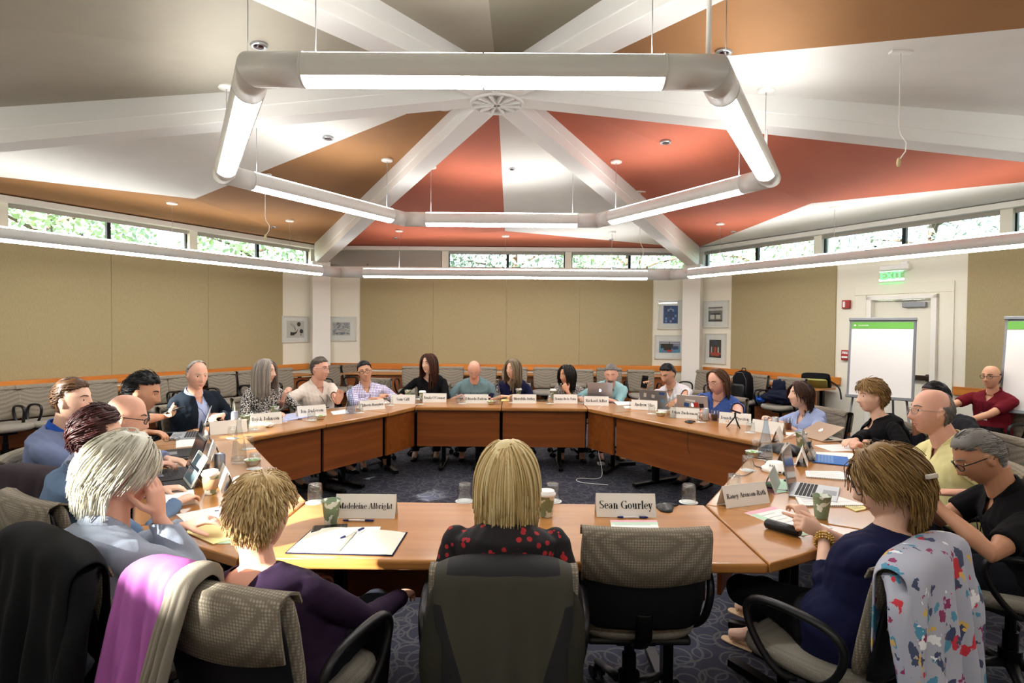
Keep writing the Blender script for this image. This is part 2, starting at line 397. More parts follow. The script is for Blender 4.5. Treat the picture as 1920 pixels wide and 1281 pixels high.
# ------------------------------------------------------------------ tube light rings
def ring_pts(r, z): return [V((r*math.cos(R(60*k)), r*math.sin(R(60*k)), z)) for k in range(6)]
def light_ring(name, label, r, z, tr, gap, nrods):
    t = thing(name, label, 'light fixture', (0, 0, z)); pts = ring_pts(r, 0)
    for k in range(6):
        A, B = pts[k], pts[(k+1) % 6]; L = (B-A).length; d = (B-A).normalized(); s_ = V((-d.y, d.x, 0)); up = V((0, 0, 1))
        mit = math.tan(R(30)); n = 28; hs = MB()
        def sec(u, mitre, rr=tr, a0=0, a1=360, m_=n, close=True):
            out = []
            for j in range(m_ if close else m_+1):
                a = R(a0+(a1-a0)*j/m_); x, zz = math.cos(a)*rr, math.sin(a)*rr
                # s_ points inwards to the centre; mitre shortens the inner side
                out.append(A+d*(u+mitre*x*mit)+s_*x+up*zz)
            return out
        # elbows, full tube
        hs.loft([sec(0, 1), sec(gap, 0)]); hs.loft([sec(L-gap, 0), sec(L, -1)])
        # body between elbows: two sides of the tube, open above and below for the lenses
        for a0, a1 in ((-38, 48), (132, 218)):
            hs.loft([sec(gap, 0, tr, a0, a1, 12, False), sec(L-gap, 0, tr, a0, a1, 12, False)], closed=False, caps=False)
            hs.loft([sec(gap, 0, tr*.93, a1, a0, 12, False), sec(L-gap, 0, tr*.93, a1, a0, 12, False)], closed=False, caps=False)
        # thin collar rings at the elbow joints
        for u in (gap, L-gap): hs.loft([sec(u-.006, 0, tr*1.012), sec(u+.006, 0, tr*1.012)])
        h_ = hs.build('tube_housing', 'tube_white', t)
        nl = 2 if L > 2 else 1
        for a0, a1 in ((220, 320), (50, 130)):
            lm = MB(); e0, e1 = gap+.012, L-gap-.012
            for i in range(2):
                x0 = e0+(e1-e0)*i/2+.006; x1 = e0+(e1-e0)*(i+1)/2-.006
                lm.loft([sec(x0, 0, tr*.985, a0, a1, 8, False), sec(x1, 0, tr*.985, a0, a1, 8, False)], closed=False, caps=False)
            lm.build('light_diffuser', 'diffuser_dim' if r > 4 and k >= 3 else 'diffuser' if a0 > 200 else 'diffuser_top', h_)
    return t
mat('tube_white', 'dcdcda', .3)
ri = light_ring('pendant_light_ring', 'six-sided white tubular pendant light hanging over the conference table', 2.381, 2.951, .088, .26, 6)
ro = light_ring('pendant_light_ring', 'larger six-sided white tubular light running round the room in front of the windows', 5.748, 2.56, .085, .42, 6)
def cable_to_ceiling(par, x, y, z, rod=False):
    zc = ceil_z(x, y); q = MB().tube([(x, y, z), (x, y, zc)], .014 if rod else .003, 8); q.build('support_rod' if rod else 'support_cable', 'white_gloss' if rod else 'steel', par).location = (0, 0, -par.location.z)
    q = MB().lathe([(.001, 0), (.062, .002), (.066, .012), (.066, .03)], (x, y, zc-.028), 20); o = q.build('canopy_disc', 'white_gloss', par); o.location = (0, 0, -par.location.z)
for ring, r, z, gp in ((ri, 2.381, 2.951+.08, .27), (ro, 5.748, 2.56+.08, .5)):
    pts = ring_pts(r, z)
    for k in range(6):
        A, B = pts[k], pts[(k+1) % 6]; L = (B-A).length
        if ring is ri:
            for u in (gp+.05, L-gp-.05):
                p = A+(B-A)*(u/L); cable_to_ceiling(ring, p.x, p.y, z)
        else:
            for f in (.18, .5, .82):
                if k in (3, 4, 5) and f != .5 or (k, f) in ((0, .18), (2, .82)): continue
                p = A+(B-A)*f; cable_to_ceiling(ring, p.x, p.y, z)
for px, py, pz in ((1367, 100, 3.03), (1438, 268, 3.03)):
    pass
p = ring_pts(2.381, 3.03)[0]*.985; cable_to_ceiling(ri, p.x, p.y, 3.03, True)
p = ring_pts(2.381, 3.03)[5]; cable_to_ceiling(ri, p.x*.985, p.y*.985, 3.03, True)
# ceiling spots, detectors, hanging microphones
def sprinkler(px, py, lab, dark=True, r=.055, name='ceiling_spotlight'):
    p = ceil_at(px, py); t = thing(name, lab, 'spotlight' if dark else 'detector', (p.x, p.y, p.z))
    MB().lathe([(r*.55, -.012), (r, -.016), (r*1.05, -.006), (r*1.05, .02)], n=20).build('trim_ring', 'steel' if dark else 'white_gloss', t)
    MB().lathe([(.001, -.02), (r*.62, -.018), (r*.6, .01)], n=16).build('lens' if dark else 'sensor', 'lens_dark' if dark else 'white_gloss', t)
mat('lens_dark', '2a1418', .25)
for px, py, lab in ((485, 84, 'round recessed ceiling spot above the left front corner of the hanging light'), (615, 258, 'round recessed ceiling spot in the white bay left of the hub'),
    (1248, 266, 'round recessed ceiling spot in the red bay right of the hub'), (1357, 97, 'round recessed ceiling spot behind the right front corner of the hanging light'),
    (960, 316, 'small round ceiling spot in the white back bay'), (513, 425, 'small round ceiling spot in the brown bay above the left windows'), (1375, 434, 'small round ceiling spot low in the red bay above the right windows'),
    (742, 446, 'small round ceiling spot in the red strip behind the left back beam'), (1146, 449, 'small round ceiling spot in the white strip near the right back beam')):
    sprinkler(px, py, lab, True, .055 if py < 300 else .04)
sprinkler(832, 200, 'white smoke detector on the brown bay left of the hub', False, .075, 'smoke_detector')
def hang_mic(px, py, z_end, lab, bend=1):
    p = ceil_at(px, py); t = thing('hanging_microphone', lab, 'microphone', (p.x, p.y, p.z))
    MB().box((0, 0, -.008), (.14, .04, .016)).build('ceiling_plate', 'white_gloss', t, bevel=.004)
    h = z_end-p.z; b = .05*bend
    MB().tube([(0, 0, 0), (0, 0, h*.68), (b*.2, 0, h*.74), (b, 0, h*.82), (b*.9, 0, h*.9), (b*.2, 0, h*.97)], .004, 6).build('microphone_cable', 'white_gloss', t)
    MB().lathe([(.004, .03), (.010, .02), (.013, 0), (.010, -.025), (.002, -.03)], (b*.05, 0, h), 10).build('microphone_capsule', mat('tan', 'c8b58a', .6), t)
hang_mic(1689, 96, 2.72, 'white microphone cable hanging from the ceiling over the right side of the room')
hang_mic(497, 326, 2.66, 'white microphone cable hanging left of the pendant light')
hang_mic(1201, 358, 2.55, 'thin microphone cable hanging beside the right back beam')
# ------------------------------------------------------------------ conference table: straight tables and corner wedges
TZ = .74; TD = .74
I = {'NL': (-.87, -2.19), 'NR': (1.14, -2.19), 'MR': (2.12, -.56), 'FR1': (1.19, .97), 'FR2': (.99, 1.32), 'FL2': (-.93, 1.32), 'FL1': (-1.12, .85), 'ML': (-1.93, -.56)}
I = {k: V(v) for k, v in I.items()}
def rot_to(A, B):
    d = (B-A); return math.atan2(d.y, d.x), d.length
def straight_table(A, B, label, i=0, n=1):
    """A->B runs along the inner edge with the outside on the left hand (local +y)"""
    a, L = rot_to(A, B); st = L/n; o = A+(B-A)*((i+.5)/n)
    t = thing('conference_table', label, 'table', (o.x, o.y, 0), a, None); h = st/2-.003
    MB().box((0, TD/2, TZ-.02), (2*h, TD, .04)).build('tabletop', 'table_wood', t, bevel=.012, seg=3)
    MB().box((0, .07, .49), (2*h-.03, .022, .40)).build('modesty_panel', 'panel_wood', t, bevel=.002)
    q = MB().box((0, .07, .695), (2*h-.1, .03, .012)); q.build('panel_bracket', 'grey_metal', t)
    for x in (-h+.28, h-.28):
        q = MB().box((x, TD/2, .37), (.045, .07, .66)).box((x, TD/2, .035), (.055, .60, .035)).box((x, TD/2, .69), (.05, .5, .02))
        q.build('leg', 'black_metal', t, bevel=.006)
    return t
T_ = ' cherry-topped conference table section'
straight_table(I['NR'], I['NL'], 'near cherry conference table with the open notebook and two name cards facing the camera')
straight_table(I['NL'], I['ML'], 'cherry conference table on the left front side, under the tablet and tall glass carafe')
straight_table(I['ML'], I['FL1'], 'cherry conference table on the left back side, its half nearer the camera with the sandwich', 0, 2)
straight_table(I['ML'], I['FL1'], 'cherry conference table on the left back side, its farther half', 1, 2)
straight_table(I['FL2'], I['FR2'], 'far cherry conference table, left one of the two facing the camera', 0, 2)
straight_table(I['FL2'], I['FR2'], 'far cherry conference table, right one of the two facing the camera', 1, 2)
straight_table(I['FR1'], I['MR'], 'cherry conference table on the right back side, with the mini tripod and stickered laptops')
straight_table(I['MR'], I['NR'], 'cherry conference table on the right front side, with the blue keyboard and open laptop')
def outn(A, B):
    d = (B-A).normalized(); return V((-d.y, d.x))     # left hand of A->B
def wedge(label, pin, n1, n2, p2=None):
    p2 = p2 or pin; c = (pin+p2)/2
    poly = [pin-c, p2-c] if (p2-pin).length > .01 else [pin-c]
    poly = poly+[p2+n2*TD-c, pin+n1*TD-c]
    cen = sum(poly, V((0, 0)))/len(poly); poly = [cen+(p-cen)*.985 for p in poly]
    t = thing('corner_table', label, 'table', (c.x, c.y, 0))
    MB().prism([tuple(p) for p in poly], TZ-.04, TZ).build('tabletop', 'table_wood', t, bevel=.006, seg=2)
    n = (n1+n2).normalized()
    if (p2-pin).length > .01:
        a = math.atan2((p2-pin).y, (p2-pin).x); q = MB().box((0, 0, .49), ((p2-pin).length+.03, .022, .40), rz=a); q.build('modesty_panel', 'panel_wood', t).location = (n.x*.06, n.y*.06, 0)
    MB().tube([(n.x*.45, n.y*.45, .02), (n.x*.45, n.y*.45, .70)], .025, 10).box((n.x*.40, n.y*.40, .03), (.05, .45, .035), rz=math.atan2(-n.x, n.y)).build('leg', 'black_metal', t)
nf = V((0, -1)); nrf = outn(I['MR'], I['NR']); nrb = outn(I['FR1'], I['MR']); nb = V((0, 1)); nlb = outn(I['ML'], I['FL1']); nlf = outn(I['NL'], I['ML'])
wedge('cherry corner wedge of the table at the near right, below the Raney name card', I['NR'], nrf, nf)
wedge('cherry corner wedge of the table at the near left, under the pale folders', I['NL'], nf, nlf)
wedge('cherry corner wedge of the table at the middle right by the conference phone', I['MR'], nrb, nrf)
wedge('cherry corner wedge of the table at the middle left by the silver laptop', I['ML'], nlf, nlb)
wedge('cherry corner wedge at the far right with the white cord over its front', I['FR1'], nrb, nb, I['FR2'])
wedge('cherry corner wedge of the table at the far left beside the Sam Gill name card', I['FL2'], nb, nlb, I['FL1'])

# ------------------------------------------------------------------ office chair, facing local +y
def rrect(w_, d_, n=24, p=4):
    out = []
    for j in range(n):
        a = 2*PI*j/n; c, s_ = math.cos(a), math.sin(a)
        out.append((math.copysign(abs(c)**(2/p), c)*w_, math.copysign(abs(s_)**(2/p), s_)*d_))
    return out
def slab(q, zs, yc, curve, thick, m=0):
    """upright cushion: zs list of (z, half width, half thickness factor, y)"""
    secs = []
    for z, hw, tf, y in zs:
        secs.append([(x, y+yy+curve*x*x/(.24**2), z) for x, yy in rrect(hw, thick*tf, 28, 3)])
    return q.loft(secs, m)
def make_chair():
    t = thing('office_chair', 'x', 'chair', (0, 0, 0))
    q = MB(); secs = []
    for z, sx, sy in ((.425, .2, .19), (.432, .235, .225), (.455, .245, .235), (.478, .24, .23), (.488, .21, .2), (.491, .1, .1)):
        secs.append([(x, y+.01, z-(.02*max(0, (y-.12)/.1)**1.5 if y > .12 else 0)) for x, y in rrect(sx, sy, 28, 3.4)])
    q.loft(secs).build('seat', 'seat_fabric', t)
    MB().box((0, -.01, .415), (.40, .38, .03)).build('seat_pan', 'black_plastic', t, bevel=.012)
    lean = lambda z: -.235-(z-.5)*.20
    q = MB(); zs = [(.50, .19, .3, 0), (.515, .215, .8, 0), (.56, .228, 1, 0), (.65, .234, 1, 0), (.78, .236, 1, 0), (.855, .232, .9, 0), (.878, .22, .5, 0), (.883, .2, .15, 0)]
    slab(q, [(z, a, b, lean(z)+.03) for z, a, b, _ in zs], 0, .028, .026); q.build('backrest', 'chair_fabric', t)
    q = MB(); zs = [(.49, .17, .5, 0), (.51, .215, 1, 0), (.60, .228, 1, 0), (.75, .228, 1, 0), (.84, .222, .7, 0), (.855, .2, .3, 0)]
    slab(q, [(z, a, b, lean(z)-.012) for z, a, b, _ in zs], 0, .028, .018); q.build('back_shell', 'black_plastic', t)
    # fabric hood over the top of the shell
    q = MB(); secs = []
    for i in range(25):
        x = -.237+.474*i/24; c = .028*x*x/(.24**2); e = .5+.5*abs(x)/.24
        dz = .025*(1-(x/.24)**2)
        pr = [(lean(.72)-.040+c, .705-dz), (lean(.78)-.041+c, .78), (lean(.85)-.036+c, .855), (lean(.88)-.022+c, .884), (lean(.89)+.02+c, .893), (lean(.88)+.052+c, .88), (lean(.85)+.058+c, .85)]
        pr2 = [(y+.006*(1 if k < 3 else -.5), z-(.0 if k < 3 else .007)) for k, (y, z) in enumerate(pr)]
        secs.append([(x, y, z) for y, z in pr]+[(x, y, z) for y, z in pr2[::-1]])
    q.loft(secs).build('back_cover', 'chair_fabric', t)
    for s_ in (-1, 1):
        pts = [(s_*.22, .0, .415), (s_*.265, .03, .42), (s_*.285, .10, .50), (s_*.29, .15, .60), (s_*.29, .14, .655), (s_*.29, .08, .678), (s_*.288, -.05, .675), (s_*.283, -.15, .655), (s_*.275, -.19, .60), (s_*.265, -.16, .50), (s_*.255, -.09, .43), (s_*.22, -.05, .415)]
        pts = smooth_path(pts, 3)
        n = len(pts); q = MB().tube(pts, [(.013, .016)]*n, 8, up=(s_, 0, 0))
        q.build('armrest', 'black_plastic', t)
    MB().box((0, -.02, .385), (.16, .24, .04)).tube([(0, -.12, .385), (0, -.2, .40), (0, -.265, .46), (0, -.27, .56)], [(.035, .012)]*4, 8, up=(0, 0, 1)).build('mechanism', 'black_metal', t, bevel=.006)
    MB().lathe([(.045, .10), (.045, .18), (.03, .18), (.03, .26), (.022, .26), (.022, .38)], n=16, sm=False).build('gas_column', 'black_metal', t)
    for k in range(5):
        a = R(90+72*k+20); c, s_ = math.cos(a), math.sin(a)
        lg = MB().tube([(c*.03, s_*.03, .115), (c*.15, s_*.15, .10), (c*.28, s_*.28, .075)], [(.03, .02), (.024, .016), (.016, .012)], 8).build('base_leg', 'black_plastic', t)
        q = MB()
        for e in (-1, 1):
            q.tube([(c*.28-s_*e*.012-.0, s_*.28+c*e*.012, .03), (c*.28-s_*e*.03, s_*.28+c*e*.03, .03)], .028, 14)
        q.box((c*.28, s_*.28, .05), (.02, .02, .04)); q.build('caster', 'black_plastic', lg)
    return t
def smooth_path(pts, k):
    pts = [V(p) for p in pts]
    for _ in range(k-1):
        out = [pts[0]]
        for a, b in zip(pts, pts[1:]): out += [a*.75+b*.25, a*.25+b*.75]
        out.append(pts[-1]); pts = out
    return pts
CHAIR0 = make_chair(); CHAIR0.location = (0, 0, -50); _cu = [False]
def chair(x, y, facing, label, group=None, kids=True):
    """facing in degrees: direction the sitter looks, 0 = +x, 90 = +y"""
    if not _cu[0]: c = CHAIR0; _cu[0] = True
    else: c = copy_tree(CHAIR0)
    if 'group' in c: del c['group']
    c.location = (x, y, 0); c.rotation_euler.z = R(facing-90); c['label'] = label
    if group: c['group'] = group
    return c
chair(.665, -2.69, 90, 'empty office chair pushed up to the near table in front of the Sean Gourley card')
# ------------------------------------------------------------------ people
def skin_mat(name, col):
    m, n, l, b, tc = nodes_mat(name, .55); b.inputs['Subsurface Weight'].default_value = .0
    t = n.new('ShaderNodeTexNoise'); t.inputs['Scale'].default_value = 14; l.new(tc.outputs['Object'], t.inputs['Vector'])
    c = srgb(col); r = ramp(n, [(.3, (c[0]*.93, c[1]*.86, c[2]*.84)), (.7, c[:3])]); l.new(t.outputs[0], r.inputs[0]); l.new(r.outputs[0], b.inputs['Base Color'])
    return m
skin_mat('skin_fair', 'ecc2a8'); skin_mat('skin_pink', 'e5b199'); skin_mat('skin_tan', 'd3a07f'); skin_mat('skin_olive', 'bd8a6a'); skin_mat('skin_dark', '93644a')
mat('lips', 'b36a5e', .5); mat('lips_dark', '8f5246', .5); mat('lash', '20140f', .5); mat('eye_white', 'e6e0da', .3); mat('iris', '1a120e', .2); mat('glass_frame', '17181b', .3); mat('wire_frame', '8d8a86', .3, metal=.8)
def hair_mat(name, cols):
    m, n, l, b, tc = nodes_mat(name, .45); g = n.new('ShaderNodeNewGeometry')
    r = ramp(n, [(i/max(1, len(cols)-1), c) for i, c in enumerate(cols)]); l.new(g.outputs['Random Per Island'], r.inputs[0])
    nz = n.new('ShaderNodeTexNoise'); nz.inputs['Scale'].default_value = 90; l.new(tc.outputs['Object'], nz.inputs['Vector'])
    l.new(mixc(n, l, mathn(n, l, 'MULTIPLY', nz.outputs[0], .35), r.outputs[0], cols[0]), b.inputs['Base Color'])
    b.inputs['Specular IOR Level'].default_value = .35
hair_mat('hair_auburn', ['2c130b', '45200f', '57301c']); hair_mat('hair_dark', ['0c0a0a', '17120f', '221b17']); hair_mat('hair_black', ['060608', '0d0d10', '14151a'])
hair_mat('hair_brown', ['3a2618', '513621', '6c4a2d']); hair_mat('hair_gold', ['6d4e28', '8d6c3c', 'a98a55']); hair_mat('hair_blonde', ['ab8d55', 'd6bd83', 'f0dfae', 'c4a36a'])
hair_mat('hair_ash', ['5a4c3c', '82735c', 'a09274']); hair_mat('hair_grey', ['55524f', '75726e', '918d88']); hair_mat('hair_silver', ['8f8b82', 'b5b1a6', 'd3cfc2']); hair_mat('hair_white', ['bab6a6', 'd8d4c4', 'ecead9'])
hair_mat('hair_palegold', ['ab8b5a', 'cfb17e', 'e6cf9f']); hair_mat('hair_red', ['2a0f10', '3d1818', '4f2523']); hair_mat('hair_longgrey', ['77706a', '98908a', 'b5a994']); hair_mat('hair_chestnut', ['2d1a12', '402619', '553624'])
hair_mat('hair_greybrown', ['3d352f', '574c43', '6d6258'])

def print_mat(name, base, spots, scale, thr=.3, rough=.8, kind='blob', base2=None):
    """printed cloth: spots is a list of colours"""
    m, n, l, b, tc = nodes_mat(name, rough)
    cur = base
    if base2:
        nz = n.new('ShaderNodeTexNoise'); nz.inputs['Scale'].default_value = 5; l.new(tc.outputs['Object'], nz.inputs['Vector']); cur = mixc(n, l, nz.outputs[0], base, base2)
    for i, c in enumerate(spots):
        mp = n.new('ShaderNodeMapping'); mp.inputs['Location'].default_value = (i*3.7, i*1.9, i*5.3); l.new(tc.outputs['Object'], mp.inputs[0])
        if kind == 'dash':
            w1 = n.new('ShaderNodeTexVoronoi'); w1.inputs['Scale'].default_value = scale; w1.feature = 'DISTANCE_TO_EDGE'; l.new(mp.outputs[0], w1.inputs['Vector'])
            f = mathn(n, l, 'LESS_THAN', w1.outputs['Distance'], thr)
        else:
            w1 = n.new('ShaderNodeTexNoise'); w1.inputs['Scale'].default_value = scale; w1.inputs['Detail'].default_value = 2 if kind == 'blob' else 4; l.new(mp.outputs[0], w1.inputs['Vector'])
            f = mathn(n, l, 'GREATER_THAN', w1.outputs[0], thr)
            if kind == 'spot':
                n.remove(w1); w1 = n.new('ShaderNodeTexVoronoi'); w1.inputs['Scale'].default_value = scale; l.new(mp.outputs[0], w1.inputs['Vector']); f = mathn(n, l, 'LESS_THAN', w1.outputs['Distance'], thr)
        cur = mixc(n, l, f, cur, c)
    l.new(cur, b.inputs['Base Color']); return m
print_mat('print_leopard', 'd9d4cb', ['17171a'], 55, .13, kind='dash'); print_mat('print_leopard_dark', '1b1b1e', ['c4bfb4'], 60, .09, kind='dash')
print_mat('print_cherry', '120d12', ['b4212a', '1a1015', 'a51d28'], 26, .24, kind='spot')
print_mat('print_purple', '2a1a30', ['8a6a90', '120d18'], 60, .3, kind='spot')
def check_mat():
    m, n, l, b, tc = nodes_mat('check_purple', .8); sx = n.new('ShaderNodeSeparateXYZ'); l.new(tc.outputs['Object'], sx.inputs[0]); fs = []
    for k in ('X', 'Z'):
        fs.append(mathn(n, l, 'LESS_THAN', mathn(n, l, 'FRACT', mathn(n, l, 'MULTIPLY', sx.outputs[k], 55)), .42))
    f = mathn(n, l, 'MULTIPLY', mathn(n, l, 'ADD', fs[0], fs[1]), .5)
    l.new(mixc(n, l, f, 'eeeaf4', '6a58a8'), b.inputs['Base Color'])
check_mat()
def cloth(name, col, rough=.85, k=.10): return mat(name, col, rough, noise_=k, nscale=9, bump=.12, bscale=260, spec=.2)
for a_, b_ in (('c_black', '0b0b0e'), ('c_navy', '14173a'), ('c_darknavy', '151a2e'), ('c_polo', '6f8a90'), ('c_teal', '9cc8cc'), ('c_white', 'eceaec'), ('c_blue', '4460a4'), ('c_ltblue', 'a9b8e0'), ('c_yellow', 'e9e2a4'),
    ('c_maroon', '6a1320'), ('c_charcoal', '26262c'), ('c_cream', 'e3d8cc'), ('c_fleece', '141d28'), ('c_blazer', '7c89ac'), ('c_paleblue', 'b4bcd8'), ('c_slate', '6d86a6'), ('c_greyblue', '9aa3b4'), ('c_plum', '2c1c34'),
    ('c_trouser', '1c1e26'), ('c_khaki', '8a7c66'), ('c_shirtblue', 'a5b4da'), ('c_brightblue', '2f5fc0'), ('c_grey', '5a5a60')): cloth(a_, b_)
cloth('shoe_black', '0c0c0d', .4)

_head_cache = {}
def head_surf(nu=44, nv=34):
    """head in its own frame: face towards +y, centre between the ears; returns grid of points"""
    if (nu, nv) in _head_cache: return _head_cache[(nu, nv)]
    out = []
    for i in range(nv+1):
        a = -PI/2+PI*i/nv; row = []
        for j in range(nu):
            t = 2*PI*j/nu; dx, dy, dz = math.cos(a)*math.sin(t), math.cos(a)*math.cos(t), math.sin(a)
            row.append(head_pt(dx, dy, dz))
        out.append(row)
    _head_cache[(nu, nv)] = out; return out
def head_pt(dx, dy, dz, k=1.0):
    x, y, z = dx*.077*k, dy*(.094 if dy > 0 else .100)*k, dz*(.118 if dz > 0 else .122)*k
    if dz < 0:
        ca = max(.02, math.sqrt(max(0, 1-dz*dz))); x *= ca**-.18
        if dy > 0: y *= ca**(-.42*min(1, dy/ca*1.2))
    else: ca = max(.05, math.sqrt(max(0, 1-dz*dz))); x *= ca**-.3; y *= ca**-.22
    if k == 1.0 or z < 0:
        t = max(0, -z/.122)
        x *= 1-.22*t**1.6
        if dy < 0: y *= 1-.42*min(1, t*1.3)
        else: y *= 1-.05*t
    g = lambda u, s_: math.exp(-(u/s_)**2)
    if dy > 0 and k == 1.0:
        f = min(1, dy*1.8)
        y -= .010*f*g(z-.085, .04)*0
        y -= .009*f*(g(x-.031, .016)+g(x+.031, .016))*g(z-.008, .015)      # eye sockets
        y += .004*f*g(z-.033, .010)*g(x, .05)                              # brow
        y += f*g(x, .011+.004*max(0, min(1, (.01-z)/.04)))*(.029*g(z+.034, .015)+.017*g(z+.008, .020)+.005*g(z-.015, .014))   # nose
        y += .005*f*(g(x-.014, .007)+g(x+.014, .007))*g(z+.040, .008)
        y += .004*f*(g(x-.045, .018)+g(x+.045, .018))*g(z+.025, .022)      # cheek bones
        y += f*g(x, .022)*(.006*g(z+.064, .006)+.006*g(z+.078, .007)-.004*g(z+.071, .0035))      # lips
        y += .009*f*g(x, .022)*g(z+.105, .016)                             # chin
        y -= .003*f*g(x, .03)*g(z+.091, .006)
    return V((x, y, z))
def face_y(x, z):
    dx, dz = x/.077, z/(.118 if z > 0 else .122)
    for _ in range(12):
        dy = math.sqrt(max(.01, 1-dx*dx-dz*dz)); p = head_pt(dx, dy, dz); dx += (x-p.x)/.077*.7; dz += (z-p.z)/.12*.7
    return p.y
def limb_ik(a, c, l1, l2, hint):
    d = c-a; L = d.length
    if L > (l1+l2)*.995: c = a+d*((l1+l2)*.995/L); d = c-a; L = d.length
    u = d.normalized(); k = (l1*l1-l2*l2+L*L)/(2*L); h = math.sqrt(max(0, l1*l1-k*k))
    p = hint-u*hint.dot(u); p = p.normalized() if p.length > 1e-5 else u.orthogonal().normalized()
    return a+u*k+p*h, c
def remesh(name, mb, vox, iters=3, disp=0, seed=0):
    me = mb.mesh('tmp'); o = bpy.data.objects.new('tmp', me); C.objects.link(o)
    m = o.modifiers.new('r', 'REMESH'); m.mode = 'VOXEL'; m.voxel_size = vox; m.use_smooth_shade = True
    s_ = o.modifiers.new('s', 'SMOOTH'); s_.factor = .5; s_.iterations = iters
    dg = bpy.context.evaluated_depsgraph_get(); dg.update()
    out = bpy.data.meshes.new_from_object(o.evaluated_get(dg)); out.name = name
    bpy.data.objects.remove(o); bpy.data.meshes.remove(me)
    if disp and len(out.vertices):
        n = len(out.vertices); co = np.empty(n*3); no = np.empty(n*3); out.vertices.foreach_get('co', co); out.vertices.foreach_get('normal', no)
        co = co.reshape(-1, 3); no = no.reshape(-1, 3); x, y, z = co.T; s0 = seed*1.7
        f = np.sin(38*z+9*np.sin(17*x+s0)+7*np.sin(13*y+s0*2))*.5+np.sin(61*x+8*np.sin(19*z+s0)+5*y)*.3+np.sin(47*y+31*z+6*np.sin(23*x-s0))*.3
        co = co+no*(f*disp)[:, None]; out.vertices.foreach_set('co', co.ravel()); out.update()
    out.polygons.foreach_set('use_smooth', [True]*len(out.polygons)); return out
def face_centres(me):
    n = len(me.polygons); c = np.empty(n*3); me.polygons.foreach_get('center', c); return c.reshape(-1, 3)
def cut_faces(me, mask):
    bm = bmesh.new(); bm.from_mesh(me); bm.faces.ensure_lookup_table()
    bmesh.ops.delete(bm, geom=[bm.faces[i] for i in np.nonzero(mask)[0]], context='FACES')
    bd = [(v_, [e.other_vert(v_) for e in v_.link_edges if e.is_boundary]) for v_ in bm.verts if v_.is_boundary]
    for _ in range(6):
        new = [(v_, v_.co*.4+sum((n_.co for n_ in ns), V((0, 0, 0)))*(.6/len(ns))) for v_, ns in bd if ns]
        for v_, c_ in new: v_.co = c_
    bm.to_mesh(me); bm.free()
def link(name, me, mats, parent):
    o = bpy.data.objects.new(name, me); C.objects.link(o); o.parent = parent
    for m in (mats if isinstance(mats, (list, tuple)) else [mats]): me.materials.append(MATS[m])
    return o

def hand(q, W, D, N, side, curl=.5, spread=.10, s=1.0):
    """palm from wrist W along D, palm faces N; side=+1 when the thumb lies towards D x N"""
    D = D.normalized(); N = (N-D*N.dot(D)).normalized(); T = D.cross(N)*side
    pal = []
    for u, hw, ht in ((-.02, .026, .020), (.0, .028, .019), (.03, .036, .017), (.06, .041, .0155), (.085, .040, .0135), (.094, .034, .009)):
        c = W+D*u*s; pal.append([c+T*(hw*s*math.cos(a))+N*(ht*s*math.sin(a)) for a in [2*PI*j/14 for j in range(14)]])
    q.loft(pal)
    for i, (off, ln) in enumerate(((.029, .070), (.010, .078), (-.010, .073), (-.028, .058))):
        b = W+D*.080*s+T*off*s; d = (D+T*off*spread*10).normalized(); pts = [b]; ang = 0; fc = curl*(.85+.12*i)
        for f, seg in enumerate((.46, .30, .24)):
            ang += fc*(.75 if f == 0 else .95); dd = d*math.cos(ang)+N*math.sin(ang); pts.append(pts[-1]+dd*ln*seg*s)
        q.tube(pts, [.0095*s, .0088*s, .0080*s, .0062*s], 8)
        q.ball(pts[-1], .0062*s, 8, 6)
    b = W+D*.022*s+T*.024*s; d1 = (D*.62+T*.72+N*.35).normalized(); d2 = (D*.85+T*.35+N*(.35+.4*curl)).normalized()
    p1 = b+d1*.040*s; p2 = p1+d2*.032*s; p3 = p2+d2*.022*s
    q.tube([b, p1, p2, p3], [.014*s, .0115*s, .0098*s, .0075*s], 8); q.ball(p3, .0075*s, 8, 6)

